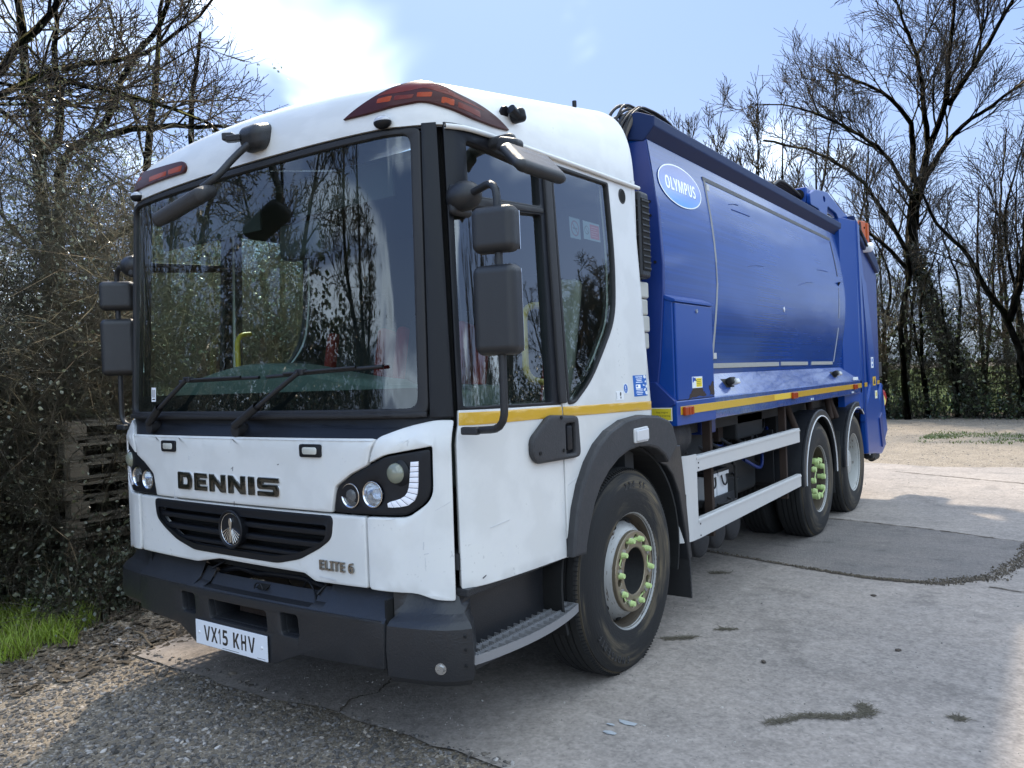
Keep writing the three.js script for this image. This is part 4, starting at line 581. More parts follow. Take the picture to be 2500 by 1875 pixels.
half((g) => {
  const st = group('cab_step', truck, (g > 0 ? 'nearside' : 'offside') + ' step of open metal grating under the cab door'), bars = [], F = (x) => g * x;
  const edge = (t) => [lerp(-0.2, -0.985, t), 1.2 + 0.052 * Math.pow(Math.sin(Math.PI * clamp(t, 0.001, 0.999)), 0.8)];
  const rimPts = []; for (let k = 0; k <= 20; k++) rimPts.push(edge(k / 20));
  const poly = [...rimPts, [-1.0, 1.155], [-1.0, 0.99], [-0.2, 0.99]];
  const wallAlong = (pts, y0, y1, th) => { const a = []; for (let k = 0; k < pts.length - 1; k++) { const [z0, x0] = pts[k], [z1, x1] = pts[k + 1], L = Math.hypot(z1 - z0, x1 - x0); a.push(new THREE.BoxGeometry(th, y1 - y0, L + 0.001).rotateY(Math.atan2(F(x1 - x0), z1 - z0)).translate(F((x0 + x1) / 2), (y0 + y1) / 2, (z0 + z1) / 2)); } return a; };
  part('step_rim', [wallAlong(rimPts, 0.442, 0.477, 0.006), box(Math.min(F(1.2), F(0.985)), Math.max(F(1.2), F(0.985)), 0.442, 0.477, -0.99, -0.984, 0), box(Math.min(F(1.2), F(0.985)), Math.max(F(1.2), F(0.985)), 0.442, 0.477, -0.206, -0.2, 0)], M.grating, st);
  const outerX = (z) => { const t = clamp((z + 0.2) / -0.785); return edge(t)[1]; };
  for (let k = 1; k < 17; k++) { const z = lerp(-0.2, -0.985, k / 17), x1 = outerX(z); part('cross_bar', box(Math.min(F(0.985), F(x1)), Math.max(F(0.985), F(x1)), 0.447, 0.474, z - 0.002, z + 0.002, 0), M.grating, st); }
  for (const x of [0.99, 1.04, 1.09, 1.14, 1.19]) { part('long_bar', box(F(x) - 0.002, F(x) + 0.002, 0.447, 0.477, -0.985, -0.2, 0), M.grating, st); const teeth = []; for (let k = 0; k < 58; k++) teeth.push(new THREE.BoxGeometry(0.004, 0.005, 0.006).translate(F(x), 0.479, -0.21 - k * 0.0133)); part('grip_teeth', teeth, M.grating, st); }
});
// refuse body
{
  const bd = group('refuse_body', truck, 'blue refuse compactor body with curved side panels');
  const prof = [[1.14, 1.5], [1.15, 1.6], [1.172, 1.85], [1.185, 2.1], [1.184, 2.3], [1.17, 2.5], [1.145, 2.72], [1.122, 2.87]];
  const curveX = (y) => { let k = 0; while (k < prof.length - 2 && prof[k + 1][1] < y) k++; const sp = new THREE.CatmullRomCurve3(prof.map(([x, h]) => V(x, h, 0))); return sp.getPoint(clamp((k + (y - prof[k][1]) / (prof[k + 1][1] - prof[k][1])) / (prof.length - 1))).x; };
  const side = []; for (let k = 0; k <= 36; k++) { const y = lerp(1.5, 2.87, k / 36); side.push([curveX(y), y]); }
  const full = [[0.9, 1.22], [1.05, 1.22], ...side, [1.0, 3.02], [0.0, 3.05]], closed = [...full, ...full.slice(0, -1).map(([x, y]) => [-x, y]).reverse()];
  const flatUV = (g, f) => { const p = g.attributes.position, uv = g.attributes.uv; for (let i = 0; i < p.count; i++) uv.setXY(i, ...f(p.getX(i), p.getY(i), p.getZ(i))); return g; };
  // faint horizontal brush streaks and waves in the sheet metal
  const wave = dataTex(512, (u, v) => { const a = tileFbm(u, v, 4, 3, 91); return [a, a, a]; });
  const streak = dataTex(512, (u, v) => { const s = 0.35 * tileNoise(u * 5, v * 160, 1 << 20, 17) + 0.65 * tileFbm(u, v, 6, 5, 19); const k = 0.75 + 0.5 * (s - 0.5); return [k, k, k]; });
  const dust = dataTex(512, (u, v) => { const s = 0.5 * tileNoise(u * 4, v * 190, 1 << 20, 27) + 0.5 * tileFbm(u, v, 7, 5, 29), k = 0.9 + 0.1 * step2(0.35, 0.65, s); return [k, k, k]; }, true);
  const panelPaint = M.blue.clone(); Object.assign(panelPaint, { roughness: 0.32, roughnessMap: streak, clearcoat: 0.4, clearcoatRoughness: 0.07, specularIntensity: 0.4, map: dust });
  const ledgePaint = M.blue.clone(); Object.assign(ledgePaint, { bumpMap: rep(cloudTex, 1.2), bumpScale: 0.02, clearcoatRoughness: 0.05, clearcoat: 0.8, map: dust });
  part('body_shell', toCreasedNormals(flatUV(upright(shapeOf(closed), -6.95, -2.075, 0).toNonIndexed(), (x, y, z) => [z / 2.6, y / 2.2]), 0.5), panelPaint, bd);
  // sheet steel of the side, slightly wavy
  for (const g of [1, -1]) part('side_panel', strip(0, 1, 0, 1, 110, 50, (a, b) => { const z = lerp(-6.5, -2.07, a), y = lerp(1.5, 2.868, b), e = Math.min(1, 8 * a, 8 * (1 - a), 8 * b, 8 * (1 - b)); return V(g * (curveX(y) + 0.003 + 0.0055 * e * (fbm3(z * 1.3, y * 2.3, 3 + g, 3) - 0.5)), y, g > 0 ? z : -8.57 - z); }), panelPaint, bd, 'curved blue side panel with soft cloud reflections');
  part('front_bulkhead', upright(rounded([[-1.2, 1.24], [1.2, 1.24], [1.14, 1.46], [1.16, 1.6], [1.192, 1.98], [1.196, 2.15], [1.178, 2.48], [1.12, 2.87], [0.98, 2.87], [0.98, 3.02], [-0.98, 3.02], [-0.98, 2.87], [-1.12, 2.87], [-1.178, 2.48], [-1.196, 2.15], [-1.16, 1.6]], 0.01), -2.1, -2.068, 0.004), M.blueDull, bd);
  half((g) => {
    const f = (pts) => (g > 0 ? pts : flipX(pts)), X = (a, b) => (g > 0 ? [a, b] : [-b, -a]);
    part('top_rail', [upright(f(rounded([[1.105, 2.862], [1.176, 2.935], [1.178, 2.992], [1.07, 3.04], [0.95, 3.03], [0.95, 2.9]], 0.008)), -6.6, -2.06, 0.008)], M.blueRail, bd);
    part('ledge', flatUV(upright(f([[1.246, 1.222], [1.25, 1.226], [1.25, 1.352], [1.246, 1.36], [1.145, 1.502], [1.12, 1.502], [1.12, 1.222]]), -6.92, -2.66, 0.003), (x, y, z) => [z, y * 2]), ledgePaint, bd, 'sloping blue ledge below the curved side panel');
    part('skirt', upright(f([[1.247, 1.216], [1.2515, 1.22], [1.2515, 1.352], [1.247, 1.357], [1.1, 1.357], [1.1, 1.216]]), -2.66, -2.065, 0.003), M.blue, bd);
    part('body_stripe', box(...X(1.25, 1.2545), 1.277, 1.325, -6.89, -2.115, 0.001), M.yellow, bd, 'yellow reflective stripe along the body skirt');
    if (g > 0) part('stripe_label', box(1.2535, 1.2565, 1.28, 1.322, -4.28, -3.86, 0.001), phys([0.75, 0.5, 0.04], 0.4), bd);
    for (const z of [-2.2, -4.36, -6.55]) { const l = group('side_marker', truck); part('lamp_lens', box(...X(1.255, 1.275), 1.272, 1.322, z - 0.065, z + 0.065, 0.006), M.amber, l); part('lamp_rib', [-0.03, 0.01].map((q) => box(...X(1.273, 1.278), 1.276, 1.318, z + q - 0.004, z + q + 0.004, 0.001)), M.amber, l); }
    // locker behind the cab
    const lk = group('side_locker', truck, (g > 0 ? 'nearside' : 'offside') + ' tall blue locker at the front of the body');
    part('locker_box', upright(f([[1.1, 1.358], [1.236, 1.358], [1.236, 1.925], [1.1, 1.99]]), -2.665, -2.085, 0.006), M.blue, lk);
    part('locker_door', sideways(rounded([[-2.655, 1.362], [-2.095, 1.362], [-2.095, 1.92], [-2.655, 1.92]], 0.006), ...X(1.236, 1.25), 0.004), M.blue, lk);
    part('locker_hood', upright(f([[1.236, 1.925], [1.256, 1.928], [1.256, 1.94], [1.1, 2.01], [1.1, 1.985]]), -2.67, -2.08, 0.003), M.blue, lk);
    part('lock_button', at(cyl(0.012, 0.012, 16).rotateZ(Math.PI / 2), g * 1.252, 1.885, -2.4), M.steel, lk);
    part('front_gusset', upright(f([[1.05, 1.24], [1.245, 1.34], [1.245, 1.36], [1.13, 1.47], [1.05, 1.47]]), -2.1, -2.05, 0.003), M.blueDull, bd);
    // trims round the side panel
    const ln = (pts, w = 0.014) => { const a = []; for (let k = 0; k < pts.length - 1; k++) { const A = pts[k], B = pts[k + 1], n = Math.max(1, Math.ceil(Math.hypot(A[0] - B[0], A[1] - B[1]) / 0.15)); for (let q = 0; q < n; q++) { const p0 = [lerp(A[0], B[0], q / n), lerp(A[1], B[1], q / n)], p1 = [lerp(A[0], B[0], (q + 1) / n), lerp(A[1], B[1], (q + 1) / n)], x0 = curveX(p0[1]) + 0.005, x1 = curveX(p1[1]) + 0.005, L = Math.hypot(p1[0] - p0[0], p1[1] - p0[1], x1 - x0); const b = new THREE.BoxGeometry(0.006, w, L + 0.002); b.lookAt(V(g * (x1 - x0), p1[1] - p0[1], p1[0] - p0[0])); a.push(b.translate(g * (x0 + x1) / 2, (p0[1] + p1[1]) / 2, (p0[0] + p1[0]) / 2)); } } return a; };
    if (g > 0) {
      const tape = std([0.36, 0.36, 0.34], 0.6, { map: grimeTex }), thin = std([0.34, 0.35, 0.35], 0.5);
      part('edging_strip', ln([[-2.86, 2.785], [-6.2, 2.785]], 0.026), std([0.13, 0.135, 0.14], 0.6, { map: grimeTex }), bd);
      part('edging_strip', ln([[-2.88, 2.775], [-2.93, 2.1], [-2.88, 1.57]], 0.013), thin, bd);
      part('edging_strip', ln([[-2.9, 1.555], [-4.34, 1.555]], 0.032), tape, bd); part('edging_strip', ln([[-4.4, 1.557], [-5.2, 1.553]], 0.03), tape, bd); part('edging_strip', ln([[-5.32, 1.553], [-6.1, 1.55]], 0.03), tape, bd);
      part('edging_strip', ln([[-6.14, 1.56], [-6.26, 1.9]], 0.012), thin, bd); part('edging_strip', ln([[-6.27, 2.0], [-6.3, 2.3]], 0.009), thin, bd); part('edging_strip', ln([[-6.29, 2.42], [-6.2, 2.76]], 0.007), std([0.1, 0.1, 0.1], 0.6), bd);
      const mark = std([0.006, 0.045, 0.22], 0.5), pale = std([0.02, 0.075, 0.3], 0.6), rr = rng(88);
      for (let k = 0; k < 5; k++) { const z = -3 - 3 * rr(), y = 1.8 + 0.9 * rr(), L = 0.15 + 0.6 * rr(), d = (rr() - 0.5) * 0.12; part('paint_scratch', ln([[z, y], [z - L * 0.5, y - d * 0.7], [z - L, y - d]], 0.0016 + 0.0018 * rr()), k % 2 ? mark : pale, bd); }
      part('paint_chip', sideways([[-4.4, 2.0], [-4.42, 2.02], [-4.435, 2.0], [-4.42, 1.975]], curveX(2.0) + 0.003, curveX(2.0) + 0.008, 0), M.paper, bd);
      part('strip_clip', [[-2.93, 2.735], [-2.93, 1.62]].map(([z, y]) => box(curveX(y), curveX(y) + 0.008, y - 0.02, y + 0.02, z - 0.025, z + 0.025, 0.002)), M.alu, bd);
      part('strip_clip', at(new THREE.ConeGeometry(0.03, 0.04, 3).rotateX(Math.PI), curveX(2.34) + 0.006, 2.34, -6.3), std([0.03, 0.03, 0.03], 0.6), bd);
    }
    for (const z of [-3.05, -5.95]) { const l = group('ledge_lamp', truck, 'work lamp on the blue ledge'), c = [g * 1.205, 1.43]; part('lamp_plate', at(rbox(0.012, 0.09, 0.16, 0.003), c[0] - g * 0.012, c[1] - 0.005, z, 0, 0, g * 0.6), M.chassis, l); part('lamp_body', at(rbox(0.05, 0.05, 0.09, 0.014), c[0] + g * 0.012, c[1] + 0.018, z, 0, 0, g * 0.4), M.chassis, l); part('lamp_lens', at(rbox(0.05, 0.04, 0.06, 0.012), c[0] + g * 0.035, c[1] + 0.012, z - 0.02, 0, 0, g * 0.4), phys([0.55, 0.55, 0.52], 0.2, { clearcoat: 1 }), l); }
  });
  // name oval: a printed disc on the curved panel
  {
    const g = new THREE.ShapeGeometry(shapeOf(oval(0, 0, 0.325, 0.13, 64)), 12), g2 = new TessellateModifier(0.05, 6).modify(g.toNonIndexed()), p = g2.attributes.position, uv = g2.attributes.uv;
    for (let i = 0; i < p.count; i++) { const a = p.getX(i), b = p.getY(i), y = 2.655 + b; uv.setXY(i, 0.5 + a / 0.65, 0.5 + b / 0.26); p.setXYZ(i, curveX(y) + 0.008, y, -2.45 - a); }
    g2.computeVertexNormals();
    const t = canvasTex(1024, 410, (c, w, h) => {
      c.fillStyle = '#e9eef4'; c.fillRect(0, 0, w, h); const gr = c.createLinearGradient(0, 0, 0, h); gr.addColorStop(0, '#2b3f98'); gr.addColorStop(0.5, '#2a5cb8'); gr.addColorStop(1, '#1f93e0'); c.fillStyle = gr; c.beginPath(); c.ellipse(w / 2, h / 2, w / 2 - 16, h / 2 - 12, 0, 0, 7); c.fill();
      c.textAlign = 'center'; c.font = 'bold 172px sans-serif'; c.save(); c.translate(w / 2, h / 2 + 62); c.scale(0.92, 1); c.lineWidth = 12; c.strokeStyle = '#1a3f8c'; c.strokeText('OLYMPUS', 5, 5); c.fillStyle = '#eef4fb'; c.fillText('OLYMPUS', 0, 0); c.restore();
    });
    part('name_sticker', g2, phys([1, 1, 1], 0.3, { map: t, clearcoat: 0.6 }), bd, 'oval OLYMPUS sticker at the upper front corner of the body');
  }
  // rust, stickers
  const patch = (name, pts, x0, x1, m, l) => part(name, sideways(pts, x0, x1, 0.0006), m, bd, l);
  const rag = (pts, seed) => { const r = rng(seed), o = []; for (let i = 0; i < pts.length; i++) { const a = pts[i], b = pts[(i + 1) % pts.length]; for (let k = 0; k < 5; k++) o.push([lerp(a[0], b[0], k / 5) + (r() - 0.5) * 0.018, lerp(a[1], b[1], k / 5) + (r() - 0.5) * 0.018]); } return o; };
  patch('rust_patch', rag([[-2.24, 1.368], [-2.3, 1.42], [-2.38, 1.43], [-2.46, 1.418], [-2.52, 1.372]], 3), 1.249, 1.2515, M.rusty); patch('rust_patch', rag([[-2.58, 1.37], [-2.57, 1.43], [-2.64, 1.462], [-2.65, 1.37]], 5), 1.249, 1.2515, M.rusty);
  const sq = (name, z0, z1, y0, y1, x, w, h, draw, l) => { const g = box(x, x + 0.0025, y0, y1, z0, z1, 0), uv = g.attributes.uv, p = g.attributes.position; for (let i = 0; i < p.count; i++) uv.setXY(i, (z1 - p.getZ(i)) / (z1 - z0), (p.getY(i) - y0) / (y1 - y0)); part(name, g, std([1, 1, 1], 0.5, { map: canvasTex(w, h, draw) }), bd, l); };
  sq('warning_sticker', -2.455, -2.3, 1.424, 1.492, 1.25, 160, 96, (c) => { c.fillStyle = '#dfe6ea'; c.fillRect(0, 0, 160, 96); c.fillStyle = '#e8cf2a'; c.fillRect(60, 14, 92, 74); c.fillStyle = '#3a3a20'; for (let k = 0; k < 4; k++) c.fillRect(70, 26 + 15 * k, 70 - 11 * (k % 2), 4); c.fillStyle = '#1b4bb0'; c.fillRect(18, 10, 36, 26); c.fillRect(4, 4, 20, 44); c.fillStyle = '#222c44'; c.beginPath(); c.moveTo(40, 8); c.lineTo(74, 40); c.lineTo(34, 30); c.fill(); }, 'torn yellow and white sticker on the locker door');
  { const g = new THREE.BoxGeometry(0.13, 0.075, 0.003).translate(1.165, 1.285, -2.0455); part('engine_sticker', g, std([1, 1, 1], 0.5, { map: canvasTex(160, 96, (c) => { c.fillStyle = '#d9c52c'; c.fillRect(0, 0, 160, 96); c.strokeStyle = '#e8e8e0'; c.lineWidth = 6; c.strokeRect(3, 3, 154, 90); c.fillStyle = '#222'; c.font = '17px sans-serif'; c.textAlign = 'center'; c.fillText('Stop engine', 84, 40); c.fillText('before entering', 84, 64); }) }), bd, 'yellow sticker Stop engine before entering'); }
  sq('ledge_label', -6.72, -6.5, 1.365, 1.395, 1.2522, 64, 16, (c) => { c.fillStyle = '#dfe6ea'; c.fillRect(0, 0, 64, 16); });
  for (const z of [-4.9, -6.45]) sq('skirt_label', z - 0.06, z + 0.03, 1.235, 1.252, 1.252, 32, 12, (c) => { c.fillStyle = '#c9d2da'; c.fillRect(0, 0, 13, 12); c.fillRect(18, 0, 14, 12); c.fillStyle = '#1b3f90'; c.fillRect(13, 0, 5, 12); });
  part('bulkhead_bolt', [[1.128, 2.51], [1.13, 2.43], [1.15, 2.16], [1.1, 1.42]].map(([x, y]) => at(cyl(0.009, 0.006, 10).rotateX(Math.PI / 2), x, y, -2.066)), M.hole, bd);
  // hose bundle arching over the front of the body
  const hs = group('hose_bundle', truck, 'bundle of thin black hoses arching over the front of the body'), r = rng(77);
  for (let k = 0; k < 13; k++) { const o = () => (r() - 0.5) * 0.075; const x = 1.0 + (r() - 0.5) * 0.15, top = 3.07 + r() * 0.08; part('hose', tube([[x - 0.05, 2.7, -1.98 + o()], [x - 0.02, 2.95 + o(), -2.0 + o()], [x, top - 0.03, -2.14 + o()], [x, top, -2.3 + o()], [x + 0.01, top - 0.01, -2.5 + o()], [x + 0.02, 3.04 + o() * 0.4, -2.74 + o()]], 0.007 + 0.004 * r(), 30, 6), M.seal, hs); }
  part('hose_sleeve', tube([[0.97, 2.62, -1.99], [1.0, 2.86, -2.0], [1.03, 3.02, -2.08]], 0.022, 18, 10), std([0.12, 0.11, 0.1], 0.8), hs);
  // things behind the cab
  const sn = group('air_intake', truck, 'black louvred air intake box behind the cab');
  part('intake_box', box(1.08, 1.18, 2.05, 2.53, -1.95, -1.83, 0.02), M.plastic, sn); part('intake_mouth', box(1.1, 1.168, 2.1, 2.48, -1.835, -1.827, 0.002), M.hole, sn);
  for (let k = 0; k < 5; k++) part('louvre', box(1.1, 1.168, 2.12 + 0.08 * k, 2.128 + 0.08 * k, -1.84, -1.82, 0), M.plastic, sn); part('side_mouth', box(1.176, 1.183, 2.09, 2.49, -1.94, -1.845, 0.002), M.hole, sn); for (let k = 0; k < 12; k++) part('louvre', box(1.178, 1.187, 2.1 + 0.034 * k, 2.108 + 0.034 * k, -1.938, -1.848, 0), M.plastic, sn); for (let k = 0; k < 3; k++) part('louvre', box(1.115 + 0.017 * k, 1.119 + 0.017 * k, 2.1, 2.48, -1.838, -1.821, 0), M.plastic, sn);
  const tk = group('coolant_tank', truck, 'ribbed translucent white tank behind the cab'); part('tank_body', [0, 1, 2, 3].map((k) => box(1.04, 1.138 + 0.008 * (k % 2), 1.66 + k * 0.095, 1.752 + k * 0.095, -1.98, -1.85, 0.012)), M.tank, tk); part('tank_cap', at(cyl(0.022, 0.03, 16), 1.12, 2.06, -1.9), M.trim, tk);
}
// rear column, hopper and lift
{
  const t = group('tailgate', truck, 'blue rear loading hopper with sloping side arms');
  half((g) => {
    const X = (a, b) => (g > 0 ? [a, b] : [-b, -a]), side = (pts, a, b, m, name, bev = 0.012, l) => part(name, sideways(rounded(pts, 0.015), ...X(a, b), bev), m, t, l);
    // column: slanted front face then flat outer face
    const col = (z) => [[1.1, -6.5], [1.165, -6.5], [1.25, -6.86], [1.25, -6.97], [1.1, -6.97]].map(([x, q]) => [g * x, q]);
    { const s = shapeOf(g > 0 ? col().map(([x, z]) => [x, -z]) : col().map(([x, z]) => [x, -z]).reverse()), c = extrude(s, 2.0, 0.004).rotateX(-Math.PI / 2).scale(1, 1, 1); part('rear_column', c.translate(0, 1.05, 0), M.blue, t); }
    side([[-6.9, 3.1], [-8.03, 2.72], [-8.16, 2.72], [-8.14, 1.3], [-7.0, 1.0], [-6.95, 1.3]], 1.1, 1.2, M.blueDull, 'hopper_side');
    side([[-6.88, 3.06], [-7.0, 3.02], [-7.13, 1.0], [-7.02, 0.9]], 1.2, 1.262, M.blue, 'side_rib');
    side([[-6.97, 2.82], [-7.06, 2.79], [-7.72, 1.28], [-8.13, 0.55], [-7.87, 0.47], [-7.12, 0.545], [-7.06, 1.0], [-7.36, 1.3]], 1.18, 1.255, M.blue, 'sloping_arm', 0.02);
    side([[-7.04, 2.62], [-7.5, 2.45], [-7.95, 1.35], [-7.62, 1.35]], 1.19, 1.215, M.blue, 'hopper_panel', 0.01);
    side([[-6.9, 3.12], [-8.05, 2.77], [-8.17, 2.62], [-8.1, 2.6], [-6.9, 2.98]], 1.16, 1.235, M.blueRail, 'hopper_top_rail');
    side([[-7.78, 0.98], [-8.13, 1.3], [-8.37, 0.7], [-8.12, 0.56], [-7.9, 0.5]], 1.12, 1.235, M.blue, 'hopper_heel', 0.03);
    side([[-7.72, 0.9], [-7.86, 0.96], [-7.95, 0.6], [-7.84, 0.55]], 1.25, 1.27, M.blueDull, 'heel_gusset', 0.006);
    for (const [a, b] of [[-7.12, -6.99], [-8.13, -8.0]]) part('stripe_piece', box(...X(a < -8 ? 1.199 : 1.262, a < -8 ? 1.204 : 1.265), 1.28, 1.326, a, b, 0.001), M.yellow, t);
    part('rear_pin', [at(cyl(0.06, 0.1, 20).rotateZ(Math.PI / 2), g * 1.2, 0.5, -7.5), at(cyl(0.045, 0.24, 18).rotateX(Math.PI / 2), g * 1.2, 0.46, -7.65), at(rbox(0.1, 0.08, 0.1, 0.02), g * 1.2, 0.5, -7.42)], M.chassis, t);
  });
  part('hopper_body', [sideways([[-6.95, 1.0], [-6.95, 3.02], [-8.0, 2.68], [-8.1, 1.2], [-7.8, 0.6], [-7.2, 0.6]], -1.1, 1.1, 0)], M.blueDull, t);
  const lb = (z0, z1, y0, y1, x, w, h, draw) => { const g = box(x, x + 0.0025, y0, y1, z0, z1, 0), uv = g.attributes.uv, p = g.attributes.position; for (let i = 0; i < p.count; i++) uv.setXY(i, (z1 - p.getZ(i)) / (z1 - z0), (p.getY(i) - y0) / (y1 - y0)); part('tail_sticker', g, std([1, 1, 1], 0.5, { map: canvasTex(w, h, draw) }), t); };
  lb(-7.52, -7.4, 1.48, 1.6, 1.255, 32, 64, (c) => { c.fillStyle = '#dfe6ea'; c.fillRect(0, 0, 32, 64); c.fillStyle = '#2c63c0'; c.fillRect(8, 8, 16, 20); c.fillRect(8, 40, 16, 14); });
  lb(-7.62, -7.46, 1.28, 1.38, 1.255, 48, 64, (c) => { c.fillStyle = '#c9a21e'; c.fillRect(0, 0, 48, 64); c.fillStyle = '#232a33'; c.beginPath(); c.moveTo(8, 54); c.lineTo(24, 6); c.lineTo(42, 54); c.fill(); });
  lb(-7.68, -7.56, 1.13, 1.22, 1.255, 32, 48, (c) => { c.fillStyle = '#dfe0c8'; c.fillRect(0, 0, 32, 48); c.fillStyle = '#c8b840'; c.fillRect(8, 12, 16, 22); });
  const am = group('lifting_arm', truck, 'blue hinge bracket with hydraulic cylinder on the body roof'); am.position.z = -0.32; am.position.y = 0.015;
  part('bracket', [sideways(shapeOf(rounded([[-5.12, 3.0], [-5.1, 3.1], [-5.3, 3.17], [-5.75, 3.22], [-5.95, 3.19], [-6.45, 3.12], [-6.68, 3.1], [-6.6, 2.96], [-6.3, 2.96], [-6.1, 3.06], [-5.75, 3.08], [-5.7, 2.97], [-5.5, 2.95], [-5.4, 3.0]], 0.03), [oval(-5.62, 3.13, 0.05, 0.035)]), 1.13, 1.165, 0.006), box(1.0, 1.13, 3.02, 3.17, -5.42, -5.12, 0.015)], M.blue, am);
  part('eye', [at(cyl(0.05, 0.02, 20).rotateX(Math.PI / 2), 1.06, 3.1, -5.115)], M.hole, am);
  part('cylinder', [rod([1.06, 3.2, -5.5], [1.06, 3.14, -6.6], 0.05, 20), rod([1.06, 3.14, -6.6], [1.1, 3.12, -6.95], 0.035, 16), at(cyl(0.04, 0.14, 18).rotateX(Math.PI / 2), 1.15, 3.1, -6.9)], M.alu, am);
  part('hose', [0, 1, 2, 3].map((k) => tube([[0.98 + 0.03 * k, 3.05, -4.0 - 0.1 * k], [1.0 + 0.02 * k, 3.1 + 0.012 * k, -4.6], [1.02 + 0.02 * k, 3.08, -5.1], [1.04, 3.0, -5.35]], 0.014, 24, 8)), M.seal, am);
  const bl = group('bin_lift', truck, 'orange bin lift guard at the rear');
  part('guard_plate', [sideways([[-8.3, 3.0], [-8.4, 3.33], [-9.2, 3.42], [-9.3, 2.8]], 0.86, 0.9, 0.008), box(0.3, 0.9, 2.8, 3.4, -9.3, -9.25, 0.006), box(0.86, 0.92, 2.9, 3.4, -9.31, -9.22, 0.006)], M.orange, bl); part('guard_hole', [at(cyl(0.1, 0.01, 20).rotateZ(Math.PI / 2).scale(1, 1.5, 0.7), 0.902, 3.22, -8.85)], M.hole, bl);
  part('guard_bolt', [[3.32, -9.1], [3.15, -9.12], [3.0, -9.13]].map(([y, z]) => at(cyl(0.014, 0.01, 8).rotateZ(Math.PI / 2), 0.905, y, z)), M.hole, bl);
  part('rear_camera', [at(rbox(0.12, 0.08, 0.16, 0.03), 1.24, 2.84, -7.52, 0.4), rod([1.2, 2.96, -7.3], [1.23, 2.86, -7.5], 0.02)], M.paper, bl); part('camera_cable', tube([[1.22, 3.06, -7.0], [1.25, 2.97, -7.15], [1.24, 2.93, -7.3], [1.25, 2.84, -7.46]], 0.012, 20, 8), M.seal, bl);
  const rl = group('rear_hand_guard', truck, 'red rear guard with a yellow sticker'); part('guard_pad', sideways(rounded([[-8.2, 1.22], [-8.5, 1.2], [-8.6, 1.1], [-8.5, 0.99], [-8.2, 0.95]], 0.06), 1.08, 1.2, 0.03), M.red, rl); part('guard_sticker', sideways(rounded([[-8.36, 1.14], [-8.5, 1.06], [-8.36, 0.99]], 0.01), 1.2, 1.203, 0), phys([0.75, 0.68, 0.2], 0.4), rl); part('rear_bracket', box(0.9, 1.12, 1.36, 1.54, -8.75, -8.15, 0.01), M.chassis, rl); part('rear_rubber', box(1.02, 1.12, 2.3, 2.52, -8.28, -8.15, 0.02), M.chassis, rl);
}
// wheels, arches, chassis, side guard
const treadTex = dataTex(256, (u, v) => { const a = tileFbm(u, v, 16, 3, 131); return [a, a, a]; });
const tyreWear = dataTex(512, (u, v) => { const ring = 0.5 + 0.5 * tileNoise(u * 3, v * 60, 1 << 20, 5), n = tileFbm(u, v, 6, 6, 15), m = step2(0.48, 0.68, n) * ring, d = step2(0.6, 0.75, tileFbm(u, v, 9, 5, 25)); return [0.085 + 0.26 * m + 0.1 * d, 0.085 + 0.22 * m + 0.085 * d, 0.09 + 0.15 * m + 0.05 * d]; }, true);
M.tyre = std([1, 1, 1], 0.75, { map: tyreWear, bumpMap: rep(treadTex, 6), bumpScale: 0.0012 });
M.tread = std([0.012, 0.012, 0.012], 0.85, { bumpMap: rep(treadTex, 8), bumpScale: 0.003 });
const rimDirt = dataTex(512, (u, v) => { const n = tileFbm(u, v, 8, 6, 35), s = step2(0.72, 0.78, tileFbm(u, v, 40, 3, 37)), k = 0.85 + 0.15 * n; return [k * (1 - 0.62 * s), k * (1 - 0.75 * s), k * (0.98 - 0.85 * s)]; }, true);
M.rimFront = std([0.38, 0.38, 0.385], 0.45, { map: rimDirt, metalness: 0.2 }); M.rimRear = std([0.47, 0.47, 0.465], 0.5, { map: rimDirt }); M.barrel = std([0.075, 0.055, 0.035], 0.7, { map: rimDirt });
